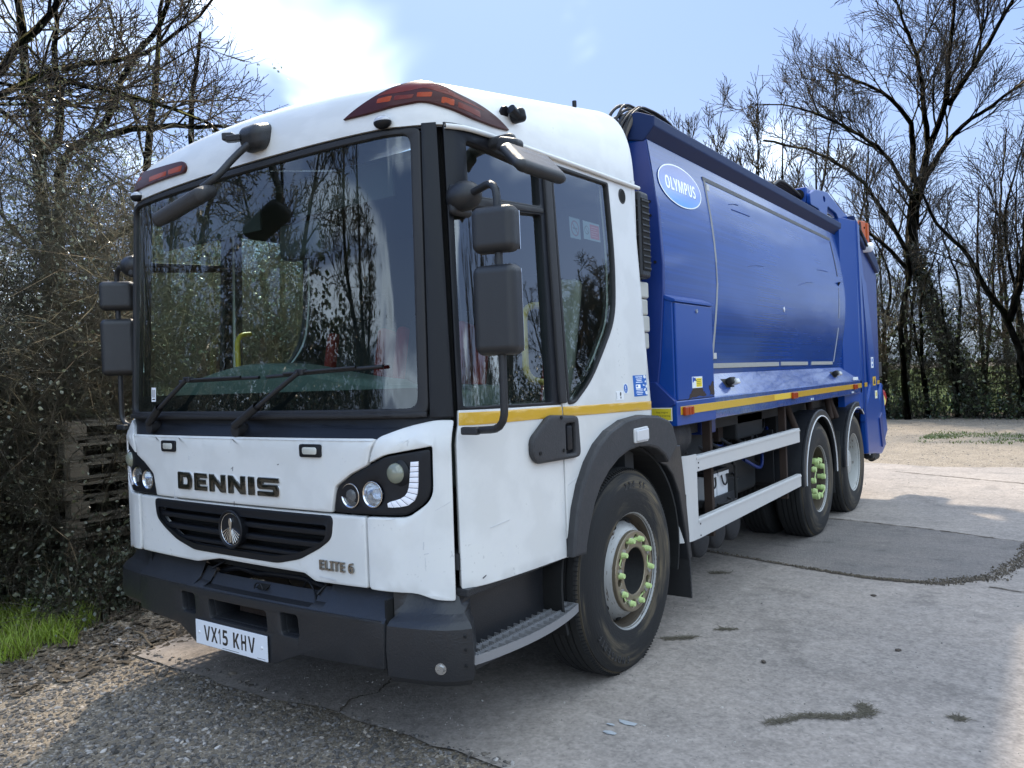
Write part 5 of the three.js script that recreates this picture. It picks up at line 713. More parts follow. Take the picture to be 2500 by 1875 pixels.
// axis along x, outer side +x; x = 0 is the outer tyre face
const lathe = (pts, n = 72) => new THREE.LatheGeometry(pts.map(([r, x]) => V2(r, x)), n).rotateZ(-Math.PI / 2);
function makeWheel(kind, dual) {
  const w = new THREE.Group(); w.name = 'wheel';
  const R = 0.53, W = 0.29, prof = [[0.288, -0.02], [0.3, -0.006], [0.33, 0.0], [0.39, 0.004], [0.44, 0.003], [0.475, -0.008], [0.496, -0.024], [0.503, -0.026], [0.505, -0.034], [0.517, -0.04]];
  const back = prof.map(([r, x]) => [r, -W - x]).reverse();
  const tread = [[0.517, -0.04], [0.526, -0.046]]; for (let k = 0; k < 5; k++) { const a = -0.048 - k * 0.0388, b = a - 0.0388; tread.push([R - 0.001 * (k ? 0 : 3), a - 0.001], [R - 0.001 * (k === 4 ? 3 : 0), b + 0.008]); if (k < 4) tread.push([R - 0.014, b + 0.006], [R - 0.014, b + 0.002]); } tread.push([0.526, -W + 0.046], [0.517, -W + 0.04]);
  part('tyre', toCreasedNormals(lathe(prof, 96).toNonIndexed(), 0.5), M.tyre, w); part('tyre_tread', [toCreasedNormals(lathe(tread, 96).toNonIndexed(), 0.5), lathe(back, 48)], M.tread, w);
  if (kind === 'front') { const sip = []; for (let k = 0; k < 150; k++) sip.push(new THREE.BoxGeometry(0.022, 0.006, 0.003).rotateZ(-0.5).translate(-0.037, 0.5195, 0).rotateX(k / 150 * 2 * Math.PI)); part('shoulder_sipe', sip, M.hole, w);
    const ring = (txt, r, a0, size) => { const out = []; let a = a0; for (const ch of txt) { if (ch === ' ') { a += size / r; continue; } const g = new TextGeometry(ch, { font, size, depth: 0.003, curveSegments: 3, bevelEnabled: false }); g.computeBoundingBox(); const wd = g.boundingBox.max.x; g.translate(-wd / 2, 0, 0).rotateY(Math.PI / 2).translate(0.0015, r, 0).rotateX(a); out.push(g); a += (wd + size * 0.45) / r; } return out; };
    part('sidewall_lettering', [ring('FIRESTONE', 0.425, 2.0, 0.034), ring('FS 422', 0.425, -0.5, 0.036)], std([0.026, 0.026, 0.027], 0.6), w); }
  if (dual) part('inner_tyre', [lathe([...prof, ...tread, ...back].map(([r, x]) => [r, x - 0.33]), 48)], M.tread, w);
  const deep = kind === 'front' ? 0.085 : 0.15;
  part('rim_flange', lathe([[0.284, -0.03], [0.292, -0.014], [0.2985, -0.008], [0.3, -0.013], [0.2985, -0.02], [0.288, -0.03]], 72), kind === 'third' ? M.rimRear : M.rimFront, w);
  part('rim_barrel', lathe([[0.286, -0.026], [0.272, -0.05], [0.266, -deep - 0.02], [0.25, -deep - 0.03]], 72), kind === 'third' ? M.rimRear : M.barrel, w);
  if (kind === 'front') {
    const disc = lathe([[0.262, -0.088], [0.256, -0.075], [0.24, -0.05], [0.215, -0.02], [0.205, -0.013]], 72); part('rim_disc', disc, M.rimFront, w);
    part('hand_hole', Array.from({ length: 10 }, (_, k) => new THREE.SphereGeometry(0.022, 14, 10).scale(0.3, 0.7, 1).rotateZ(0.65).translate(-0.0585, 0.246, 0).rotateX(k / 10 * 2 * Math.PI + 0.2)), M.hole, w);
    const holes = Array.from({ length: 10 }, (_, k) => oval(0.165 * Math.cos(k / 5 * Math.PI), 0.165 * Math.sin(k / 5 * Math.PI), 0.021, 0.021, 14));
    part('hub_ring', extrude(shapeOf(oval(0, 0, 0.206, 0.206, 64), [...holes, oval(0, 0, 0.118, 0.118, 56)]), 0.03, 0.006).rotateY(Math.PI / 2).translate(-0.02, 0, 0), M.bronze, w);
    part('hub', [lathe([[0.1165, 0.004], [0.1165, -0.1], [0.06, -0.1], [0.05, -0.085], [0, -0.085]], 48), lathe([[0.206, -0.012], [0.12, -0.015]], 40)], M.chassis, w);
    for (let k = 0; k < 10; k++) part('wheel_nut', cyl(0.017, 0.03, 6).rotateZ(-Math.PI / 2).translate(0.0, 0.165, 0).rotateX(k / 5 * Math.PI), M.steel, w);
    for (let k = 0; k < 10; k++) part('nut_indicator', [cyl(0.0205, 0.042, 8, 0.012).rotateZ(-Math.PI / 2).translate(0.015, 0.165, 0), k % 2 ? new THREE.BoxGeometry(0.004, 0.008, 0.1).rotateX(0.0).translate(0.004, 0.157, 0.05) : new THREE.BoxGeometry(0.004, 0.016, 0.028).translate(0.008, 0.163, -0.03)].map((q) => q.rotateX(k / 5 * Math.PI + 0.1)), M.nutGreen, w);
  } else {
    part('rim_disc', lathe([[0.262, -deep - 0.02], [0.25, -deep - 0.005], [0.225, -deep + 0.012], [0.15, -deep + 0.015], [0.135, -deep + 0.015]], 64), kind === 'third' ? M.rimRear : M.rimFront, w);
    part('hub', lathe([[0.14, -deep], [0.132, -deep + 0.08], [0.12, -deep + 0.09], [0.07, -deep + 0.1], [0, -deep + 0.105]], 48), kind === 'third' ? M.rimRear : M.rusty, w);
    if (kind === 'second') for (let k = 0; k < 10; k++) { const a = k / 5 * Math.PI + 0.31; part('nut_indicator', [cyl(0.021, 0.13, 14).rotateZ(-Math.PI / 2).translate(-deep + 0.08, 0.165, 0), cyl(0.026, 0.012, 14).rotateZ(-Math.PI / 2).translate(-deep + 0.02, 0.165, 0), cyl(0.027, 0.03, 14, 0.022).rotateZ(-Math.PI / 2).translate(-deep + 0.135, 0.165, 0), k % 2 ? new THREE.BoxGeometry(0.006, 0.012, 0.105).translate(-deep + 0.145, 0.155, 0.05) : new THREE.BoxGeometry(0.006, 0.01, 0.02).translate(-deep + 0.145, 0.16, -0.02)].map((q) => q.rotateX(a)), M.nutGreen, w); }
    else for (let k = 0; k < 10; k++) part('wheel_nut', cyl(0.016, 0.03, 6).rotateZ(-Math.PI / 2).translate(-deep + 0.03, 0.165, 0).rotateX(k / 5 * Math.PI), M.rimRear, w);
  }
  return w;
}
{
  const Z = [-1.523, -5.251, -6.618], kinds = ['front', 'second', 'third'];
  kinds.forEach((k, i) => {
    const w = makeWheel(k, i > 0); w.position.set(1.215, 0.512, Z[i]); w.rotation.x = [0.15, 0, 0.2][i]; w.userData.label = ['front wheel with bronze hub and green nut indicators', 'second wheel with long paired green nut indicators', 'rearmost wheel with plain white rim'][i]; truck.add(w);
    const o = w.clone(); o.position.x = -1.215; o.rotation.set(0.15, Math.PI, 0); o.userData.label = 'offside ' + ['front', 'second', 'rear'][i] + ' wheel'; truck.add(o);
  });
}
half((g) => {
  const X = (a, b) => (g > 0 ? [a, b] : [-b, -a]);
  // front arch
  const out = [[-0.868, 0.72], [-0.885, 0.82], [-0.915, 0.93], [-0.965, 1.03], [-1.04, 1.125], [-1.13, 1.2], [-1.24, 1.255], [-1.4, 1.297], [-1.6, 1.31], [-1.8, 1.293], [-1.92, 1.262], [-1.975, 1.225], [-2.03, 1.115], [-1.9, 1.03]], inn = [[-1.85, 1.075], [-1.76, 1.118], [-1.66, 1.14], [-1.54, 1.148], [-1.43, 1.138], [-1.32, 1.11], [-1.22, 1.063], [-1.13, 1.0], [-1.07, 0.93], [-1.02, 0.84], [-0.985, 0.755], [-0.975, 0.712]];
  const a = group('wheel_arch', truck, (g > 0 ? 'nearside' : 'offside') + ' grey plastic front wheel arch');
  part('arch_flare', sideways([...out, ...inn], ...X(0.98, 1.268), 0.014), M.plasticWorn, a);
  { const arc = (r) => { const o = []; for (let k = 0; k <= 30; k++) { const t = lerp(-0.35, Math.PI + 0.3, k / 30); o.push([-1.5 + r * 1.06 * Math.cos(t), 0.56 + r * 0.97 * Math.sin(t)]); } return o; };
    part('arch_liner', [sideways([...arc(0.615), ...arc(0.6).reverse()], ...X(0.72, 1.2), 0), sideways(arc(0.61), ...X(0.7, 0.72), 0)], M.hole, a); }
  part('arch_rear', sideways([[-1.9, 1.025], [-2.03, 1.112], [-2.18, 1.1], [-2.22, 0.9], [-2.27, 0.55], [-2.3, 0.42], [-2.25, 0.42], [-2.2, 0.62], [-2.14, 0.82], [-2.06, 0.94], [-1.98, 1.0]], ...X(1.0, 1.215), 0.008), M.plastic, a);
  part('mud_flap', [(() => { const q = new THREE.BoxGeometry(0.42, 0.62, 0.012, 14, 40, 1), p = q.attributes.position; for (let i = 0; i < p.count; i++) if (p.getZ(i) > 0) p.setZ(i, p.getZ(i) + 0.007 * (Math.sin(p.getY(i) * 210) * 0.5 + 0.5)); q.computeVertexNormals(); return q.rotateX(0.05).translate(g * 1.0, 0.49, -2.265); })()], M.rubber, a);
  const l = group('side_lamp', truck, 'square clear side lamp on the front wheel arch'); part('lamp_base', sideways(rounded([[-1.478, 1.246], [-1.635, 1.25], [-1.635, 1.172], [-1.478, 1.172]], 0.012), ...X(1.262, 1.276), 0.003), M.rimWhite, l); part('lamp_lens', sideways(rounded([[-1.49, 1.238], [-1.622, 1.242], [-1.622, 1.18], [-1.49, 1.18]], 0.01), ...X(1.272, 1.288), 0.006), phys([0.62, 0.63, 0.66], 0.15, { clearcoat: 1 }), l);
  // rear mudguards
  for (const [zc, y0] of [[-5.24, 0.58], [-6.72, 0.57]]) {
    const m = group('mudguard', truck, 'black half-round mudguard with white edge line'), ro = 0.585, arc = (r, n = 30, lift = 0) => { const o = []; for (let k = 0; k <= n; k++) { const t = lerp(-0.08, Math.PI + 0.08, k / n); o.push([zc + r * Math.cos(t), 0.56 + lift + r * 0.98 * Math.sin(t)]); } return o; };
    part('guard_shell', sideways([...arc(ro), ...arc(ro - 0.012).reverse()], ...X(0.66, 1.235), 0.003), M.plastic, m);
    part('guard_rim', sideways([...arc(ro + 0.004), ...arc(ro - 0.06).reverse()], ...X(1.205, 1.24), 0.01), M.plastic, m);
    part('white_edge', sideways([...arc(ro - 0.052), ...arc(ro - 0.061).reverse()], ...X(1.238, 1.2455), 0.001), M.paper, m);
  }
  part('mudguard_flap', [box(...X(0.72, 1.2), 0.3, 0.6, -5.83, -5.82, 0.003)], M.rubber, truck);
  for (const [z, tz] of [[-4.78, -4.72], [-5.3, -5.45], [-6.22, -6.15], [-6.02, -6.1], [-6.9, -7.0]]) part('guard_stay', [rod([g * 1.08, 1.22, tz], [g * 1.14, 1.0, z], 0.03, 6)], M.rusty, truck);
  // side guard
  const sg = group('side_guard', truck, 'pale aluminium side guard rails between the axles');
  part('guard_rail', sideways([[-2.38, 0.917], [-4.6, 0.898], [-4.6, 1.016], [-2.38, 1.012]], ...X(1.185, 1.225), 0.004), M.alu, sg); part('guard_rail', sideways([[-2.38, 0.512], [-4.6, 0.532], [-4.6, 0.634], [-2.38, 0.63]], ...X(1.185, 1.225), 0.004), M.alu, sg);
  for (const y of [0.99, 0.612]) part('rail_lip', box(...X(1.224, 1.229), y, y + 0.014, -4.6, -2.385, 0.001), M.alu, sg);
  const post = []; for (let k = 0; k <= 8; k++) { const t = k / 8 * Math.PI / 2; post.push([1.225 - 0.1 * (1 - Math.cos(t)), -2.38 + 0.14 * Math.sin(t) + 0.06]); }
  { const o = [[1.225, -2.385], ...post, [1.1, post[8][1]], [1.1, post[8][1] - 0.012], ...post.map(([x, z]) => [x - 0.012, z - 0.006]).reverse(), [1.213, -2.385]].map(([x, z]) => [g * x, -z]); part('guard_post', extrude(shapeOf(g > 0 ? o : o.reverse()), 0.51, 0.001).rotateX(-Math.PI / 2).translate(0, 0.515, 0), M.alu, sg); }
  part('rivet', [[0.97, -2.41], [0.94, -2.41], [0.6, -2.41], [0.53, -2.41]].map(([y, z]) => at(cyl(0.005, 0.005, 8).rotateZ(Math.PI / 2), g * 1.226, y, z)), M.chassis, sg);
  for (const z of [-2.79, -4.42]) part('guard_bracket', box(...X(1.11, 1.165), 0.45, 1.24, z - 0.02, z + 0.02, 0.003), M.rusty, sg);
});
// chassis and the gear hung on it
{
  const c = group('chassis', truck, 'dark chassis frame and running gear under the body');
  part('frame_rail', [box(-0.45, -0.37, 0.78, 1.03, -8.0, -0.4, 0.01), box(0.37, 0.45, 0.78, 1.03, -8.0, -0.4, 0.01)], M.chassis, c);
  part('cross_member', [-0.6, -2.4, -3.6, -4.6, -5.9, -7.2].map((z) => box(-0.4, 0.4, 0.8, 1.0, z - 0.05, z + 0.05, 0)), M.chassis, c);
  part('axle', [-1.523, -5.251, -6.618].map((z, k) => [at(cyl(0.075, 2.0, 16).rotateZ(Math.PI / 2), 0, 0.51, z), at(new THREE.SphereGeometry(k ? 0.25 : 0.12, 20, 14), 0, 0.51, z)]), M.chassis, c);
  part('engine_block', [box(-0.4, 0.4, 0.45, 1.15, -1.9, -0.6, 0.05), box(-0.36, 0.36, 0.55, 1.0, -3.0, -1.9, 0.08)], M.chassis, c);
  part('body_subframe', [box(-1.05, 1.05, 1.12, 1.22, -6.9, -2.1, 0), box(-0.5, 0.5, 1.02, 1.13, -7.5, -2.1, 0)], M.chassis, c);
  part('fuel_tank', [box(-1.18, -0.55, 0.42, 0.98, -4.4, -2.5, 0.06)], M.chassis, c);
  part('valve_box', [box(0.6, 1.0, 0.9, 1.15, -3.2, -2.5, 0.02), box(0.62, 0.95, 0.55, 0.9, -4.3, -3.5, 0.04), box(0.7, 1.05, 1.0, 1.2, -4.2, -3.6, 0.02)], M.chassis, c);
  part('hydraulic_block', [box(0.95, 1.08, 1.1, 1.22, -3.1, -2.85, 0.01)], M.blueDull, c);
  part('hydraulic_tank', at(cyl(0.16, 0.4, 24).rotateX(Math.PI / 2), 0.95, 1.12, -2.4), M.plasticWorn, c);
  part('hose_run', [0, 1, 2, 3, 4].map((k) => tube([[0.8, 1.15, -2.5 - 0.3 * k], [1.0, 1.02 - 0.02 * k, -2.7 - 0.3 * k], [0.9, 0.95, -2.95 - 0.3 * k], [0.8, 1.1, -3.3 - 0.28 * k]], 0.014, 22, 6)), M.seal, c);
  for (const z of [-3.27, -3.6, -3.93]) part('air_tank', [at(cyl(0.135, 0.4, 28).rotateZ(Math.PI / 2), 0.66, 0.315, z), at(new THREE.SphereGeometry(0.135, 24, 14).scale(0.4, 1, 1), 0.86, 0.315, z), at(new THREE.SphereGeometry(0.135, 24, 14).scale(0.4, 1, 1), 0.46, 0.315, z)], M.plasticWorn, c);
  { const r = rng(321); for (let k = 0; k < 26; k++) { const z = -2.45 - 2.1 * r(), y = 0.72 + 0.45 * r(), x = 0.75 + 0.3 * r(), L = 0.3 + 0.7 * r(); part('cable', tube([[x, y, z], [x + 0.06 * (r() - 0.5), y - 0.12 * r(), z - L * 0.4], [x - 0.1 * r(), y + 0.08 * (r() - 0.5), z - L * 0.7], [x - 0.15, y + 0.12 * r(), z - L]], 0.006 + 0.01 * r(), 18, 6), k % 5 ? M.seal : M.blueDull, c); }
    for (let k = 0; k < 14; k++) { const z = -2.5 - 2.0 * r(), y = 0.75 + 0.38 * r(); part('bracket_plate', box(0.78, 0.86 + 0.12 * r(), y, y + 0.06 + 0.1 * r(), z - 0.05 - 0.06 * r(), z, 0.004), k % 3 ? M.plasticWorn : M.rusty, c); } }
  const b = group('battery_tray', truck, 'two white batteries strapped in an open tray');
  for (const z of [-3.05, -3.27]) { part('battery', box(0.9, 1.05, 0.645, 0.805, z - 0.1, z + 0.1, 0.008), M.battery, b); part('battery_lid', box(0.895, 1.055, 0.806, 0.83, z - 0.103, z + 0.103, 0.006), M.trim, b); part('lid_edge', box(1.05, 1.06, 0.785, 0.81, z - 0.1, z + 0.1, 0.003), M.battery, b); part('carry_strap', tube([[1.058, 0.79, z - 0.055], [1.064, 0.74, z - 0.05], [1.066, 0.715, z - 0.01], [1.064, 0.735, z + 0.03], [1.058, 0.79, z + 0.045]], 0.006, 20, 6), M.seal, b); }
  part('tray', [box(0.88, 1.06, 0.6, 0.643, -3.42, -2.92, 0.004), box(1.055, 1.068, 0.585, 0.65, -3.45, -2.9, 0.003)], M.plasticWorn, b); part('tray_rail', [pipe([[1.09, 0.6, -3.42], [1.09, 0.84, -3.42], [1.09, 0.86, -3.36]], 0.012, 0.03, 8), tube([[1.07, 0.6, -3.1], [1.1, 0.6, -3.2], [1.1, 0.605, -3.3], [1.07, 0.62, -3.3]], 0.008, 14, 6)], M.chassis, b);
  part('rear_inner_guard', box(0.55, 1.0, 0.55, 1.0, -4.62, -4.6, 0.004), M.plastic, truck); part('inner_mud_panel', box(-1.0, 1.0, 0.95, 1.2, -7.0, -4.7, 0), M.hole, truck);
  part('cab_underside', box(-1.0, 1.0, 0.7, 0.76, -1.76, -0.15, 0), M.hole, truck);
}
// ---------- trees and hedges ----------
class Wood {            // gathers tapering tubes into one geometry
  constructor() { this.p = []; this.n = []; this.i = []; }
  tube(pts, r0, r1, sides = 6) {
    const base = this.p.length / 3, up = V(0.31, 0.77, 0.55), T = V(0, 0, 0), A = V(0, 0, 0), B = V(0, 0, 0), m = pts.length;
    for (let k = 0; k < m; k++) {
      T.subVectors(pts[Math.min(k + 1, m - 1)], pts[Math.max(k - 1, 0)]).normalize();
      A.crossVectors(T, up); if (A.lengthSq() < 0.01) A.crossVectors(T, V(1, 0, 0)); A.normalize(); B.crossVectors(T, A);
      const r = lerp(r0, r1, k / (m - 1));
      for (let s = 0; s < sides; s++) { const a = s / sides * 2 * Math.PI, c = Math.cos(a), d = Math.sin(a), x = A.x * c + B.x * d, y = A.y * c + B.y * d, z = A.z * c + B.z * d; this.p.push(pts[k].x + x * r, pts[k].y + y * r, pts[k].z + z * r); this.n.push(x, y, z); }
      if (k) for (let s = 0; s < sides; s++) { const a = base + (k - 1) * sides + s, b = base + (k - 1) * sides + (s + 1) % sides, c = a + sides, d = b + sides; this.i.push(a, c, b, b, c, d); }
    }
  }
  get geometry() { const g = new THREE.BufferGeometry(), p = new Float32Array(this.p); g.setAttribute('position', new THREE.BufferAttribute(p, 3)); g.setAttribute('normal', new THREE.BufferAttribute(new Float32Array(this.n), 3)); const uv = new Float32Array(p.length / 3 * 2); for (let i = 0; i < uv.length / 2; i++) { uv[2 * i] = (p[3 * i] + p[3 * i + 2]) * 0.9; uv[2 * i + 1] = p[3 * i + 1] * 0.5; } g.setAttribute('uv', new THREE.BufferAttribute(uv, 2)); g.setIndex(this.p.length / 3 > 65535 ? new THREE.BufferAttribute(new Uint32Array(this.i), 1) : this.i); return g; }
}
const barkTex = dataTex(512, (u, v) => { const a = tileFbm(u, v, 8, 5, 401), b = tileFbm(u * 1, v * 1, 40, 3, 411), g = step2(0.5, 0.7, tileFbm(u, v, 5, 5, 421)), k = 0.6 + 0.5 * a + 0.5 * (b - 0.5); return [toS(0.44 * k * (1 - 0.2 * g)), toS(0.39 * k), toS(0.31 * k * (1 - 0.4 * g))]; }, true);
M.bark = std([1, 1, 1], 0.92, { map: barkTex, bumpMap: rep(fineTex, 1), bumpScale: 0.012 });
M.twig = std([0.46, 0.39, 0.31], 0.85);
M.twigDark = std([0.4, 0.34, 0.27], 0.85);
M.bramble = std([0.46, 0.41, 0.32], 0.8);
const rand3 = (r) => V(r() - 0.5, r() - 0.5, r() - 0.5).normalize();
// one shoot with its side shoots; levels below 'fine' go to the trunk mesh, the rest to the crown
function shoot(w, start, dir, len, rad, level, o, r) {
  const n = Math.max(level > 2 ? 2 : 3, Math.min(9, Math.round(len / o.seg))), pts = [start.clone()], d = dir.clone().normalize(), step = len / n;
  for (let k = 0; k < n; k++) { d.addScaledVector(rand3(r), o.wander).addScaledVector(V(0, 1, 0), o.rise * (level ? 1 : 0.5)).normalize(); pts.push(pts[k].clone().addScaledVector(d, step)); }
  const tip = Math.max(o.minR, rad * (level === o.levels ? 0.4 : 0.38));
  (level >= o.fine ? w.crown : w.trunk).tube(pts, Math.max(o.minR, rad), tip, level === 0 ? 9 : level === 1 ? 6 : level === 2 ? 4 : 3);
  if (level < o.levels) sideShoots(w, pts, Math.max(o.minR, rad), tip, len, level, o, r);
  else if (o.buds && w.buds) w.buds.push(pts[pts.length - 1].clone(), pts[Math.floor(n * 0.6)].clone());
}
function sideShoots(w, pts, r0, r1, len, level, o, r, from = 0.2) {
  const m = pts.length - 1, count = Math.max(2, Math.round(len * o.density[level] * (0.8 + 0.4 * r())));
  for (let c = 0; c < count; c++) {
    const t = from + (1 - from) * (c + r()) / count, f = t * m, i = Math.min(m - 1, Math.floor(f)), p = pts[i].clone().lerp(pts[i + 1], f - i), T = pts[i + 1].clone().sub(pts[i]).normalize();
    const side = rand3(r).cross(T).normalize(), ang = o.angle * (0.65 + 0.6 * r()), d = T.clone().multiplyScalar(Math.cos(ang)).addScaledVector(side, Math.sin(ang));
    const L = len * o.ratio * (0.45 + 0.75 * r()) * (1.15 - 0.6 * t), R = lerp(r0, r1, t);
    shoot(w, p, d, Math.max(L, o.minL), Math.min(R * 0.7, 0.009 * L + 0.001 + R * 0.15), level + 1, o, r);
  }
}
const TREE = { seg: 0.3, wander: 0.16, rise: 0.06, levels: 4, fine: 2, minR: 0.004, minL: 0.16, density: [4.2, 5.4, 7.5, 10.5], ratio: 0.72, angle: 0.75 };
function buildTree(g, limbs, seed, opt) {
  const o = { ...TREE, ...opt }, r = rng(seed), w = { trunk: new Wood(), crown: new Wood(), buds: o.buds ? [] : null };
  for (const l of limbs) {
    const c = new THREE.CatmullRomCurve3(l.pts.map((p) => V(...p))), n = Math.max(6, Math.round(c.getLength() / 0.3)), pts = c.getSpacedPoints(n);
    for (let k = 1; k < pts.length; k++) pts[k].addScaledVector(rand3(r), 0.02 + 0.01 * o.wander);
    w.trunk.tube(pts, l.r0, l.r1, 10);
    if (!l.bare) sideShoots(w, pts, l.r0, l.r1, l.reach ?? c.getLength() * 0.8, l.level ?? 0, o, r, l.from ?? 0.35);
  }
  part('trunk', w.trunk.geometry, M.bark, g);
  if (w.crown.p.length) part('crown', w.crown.geometry, o.twig ?? M.twig, g);
  if (w.buds) { const bg = new THREE.OctahedronGeometry(1, 0), im = finish(new THREE.InstancedMesh(bg, std([0.16, 0.15, 0.05], 0.7), w.buds.length)), d = new THREE.Object3D(); w.buds.forEach((p, i) => { d.position.copy(p); d.rotation.set(r() * 3, r() * 3, r() * 3); const s = 0.0035 + 0.005 * r(); d.scale.set(s, s * 2.4, s); d.updateMatrix(); im.setMatrixAt(i, d.matrix); }); im.name = 'bud'; im.userData.kind = 'stuff'; g.add(im); }
  return g;
}
// leaf: a folded blade of four triangles
function leafGeo(w, h) { const g = new THREE.BufferGeometry(); g.setAttribute('position', new THREE.Float32BufferAttribute([0, 0, 0, -w, h * 0.45, 0.18 * w, 0, h * 0.5, -0.2 * w, w, h * 0.45, 0.18 * w, 0, h, 0.1 * w], 3)); g.setIndex([0, 2, 1, 0, 3, 2, 1, 2, 4, 2, 3, 4]); g.computeVertexNormals(); return g; }
const leafMat = phys([1, 1, 1], 0.3, { transmission: 0.5, thickness: 0, side: THREE.DoubleSide });
const leafCol = (a, b) => (c, r) => { const t = r(), k = 0.55 + 0.8 * r(); c.setRGB(lerp(a[0], b[0], t) * k, lerp(a[1], b[1], t) * k, lerp(a[2], b[2], t) * k); };
function leaves(parent, name, n, place, geo, colour, seed, mat = leafMat) { const im = finish(new THREE.InstancedMesh(geo, mat, n)), r = rng(seed), d = new THREE.Object3D(), c = new THREE.Color(); for (let i = 0; i < n; i++) { place(d, r, i); d.updateMatrix(); im.setMatrixAt(i, d.matrix); colour(c, r); im.setColorAt(i, c); } im.name = name; im.userData.kind = 'stuff'; parent.add(im); return im; }

// left hedge of brambles
function bramble(g, { x0, x1, z0, z1, top, canes, leafN, seed, leafSize = 0.02, cols, lean = 1, twigMat = M.bramble, low = 0, thicket = 0 }) {
  const r = rng(seed), w = new Wood(), anchor = [];
  for (let c = 0; c < canes; c++) {
    const z = lerp(z0, z1, r()), x = lerp(x0, x1, Math.pow(r(), 1.1)), H = top(x, z) * (0.42 + 0.62 * Math.pow(r(), 0.5)), pts = [V(x, low, z)], d = V((r() - 0.5) * 0.7, 1.6, (r() - 0.5) * 0.9).normalize();
    const L = H * (1.1 + 0.5 * r()), n = 9; let bend = 0;
    for (let k = 0; k < n; k++) { bend = Math.max(0, pts[k].y / H - 0.55) * 0.75; d.add(rand3(r).multiplyScalar(0.32)); d.x += lean * 0.1 * r() * (x > (x0 + x1) / 2 ? -0.4 : 0.4); d.y -= bend * 0.9; d.normalize(); pts.push(pts[k].clone().addScaledVector(d, L / n)); if (pts[k + 1].y < low + 0.04) pts[k + 1].y = low + 0.04 + r() * 0.1; }
    w.tube(pts, 0.0045 + 0.006 * r(), 0.002, 3);
    for (let k = 2; k < pts.length; k++) { anchor.push(pts[k]); if (r() < 0.8) { const s = [pts[k].clone()], e = rand3(r); e.y += 0.2; const m = 4, LL = 0.2 + 0.5 * r(); for (let q = 0; q < m; q++) { e.add(rand3(r).multiplyScalar(0.4)); e.y -= 0.08 * q; e.normalize(); s.push(s[q].clone().addScaledVector(e, LL / m)); } w.tube(s, 0.0025, 0.0013, 3); anchor.push(s[2], s[4]); } }
  }
  part('stems', w.geometry, twigMat, g);
  if (thicket) {
    const tw = new Wood(), rr = rng(seed + 7); for (let k = 0; k < 9; k++) { const p = [V((rr() - 0.5) * 0.2, (rr() - 0.5) * 0.2, (rr() - 0.5) * 0.2)], e = rand3(rr); e.y = Math.abs(e.y) * 0.6; for (let q = 0; q < 4; q++) { e.add(rand3(rr).multiplyScalar(0.45)).normalize(); p.push(p[q].clone().addScaledVector(e, 0.11)); } tw.tube(p, 0.0028, 0.0012, 3); for (const q of [1, 2, 3]) { const e2 = rand3(rr); tw.tube([p[q], p[q].clone().addScaledVector(e2, 0.07), p[q].clone().addScaledVector(e2.add(rand3(rr).multiplyScalar(0.5)), 0.13)], 0.0016, 0.0009, 3); } }
    const tg = tw.geometry; leaves(g, 'twigs', thicket, (d, q) => { const a = anchor[Math.floor(q() * anchor.length)]; d.position.set(a.x + (q() - 0.5) * 0.3, Math.max(low + 0.1, a.y + (q() - 0.5) * 0.3), a.z + (q() - 0.5) * 0.3); d.rotation.set(q() * 6.3, q() * 6.3, q() * 6.3); const s = 0.7 + 0.9 * q(); d.scale.set(s, s, s); }, tg, (c, q) => { const k = 0.6 + 0.7 * q(); c.setRGB(0.46 * k, (0.42 + 0.03 * q()) * k, 0.33 * k); }, seed + 3, std([1, 1, 1], 0.85));
  }
  leaves(g, 'leaves', leafN, (d, q) => { const a = anchor[Math.floor(q() * anchor.length)], s = leafSize * (0.55 + 0.9 * q()); d.position.set(a.x + (q() - 0.5) * 0.22, Math.max(low + 0.02, a.y + (q() - 0.5) * 0.22), a.z + (q() - 0.5) * 0.22); d.rotation.set(q() * 6.3, q() * 6.3, q() * 6.3); d.scale.set(s, s, s); }, leafGeo(0.55, 1.6), cols, seed + 1);
}
const leftTop = (x, z) => 3.1 + 0.4 * noise3(z * 0.9, 3, 2) + 0.05 * z - 0.12 * (x + 4.2);
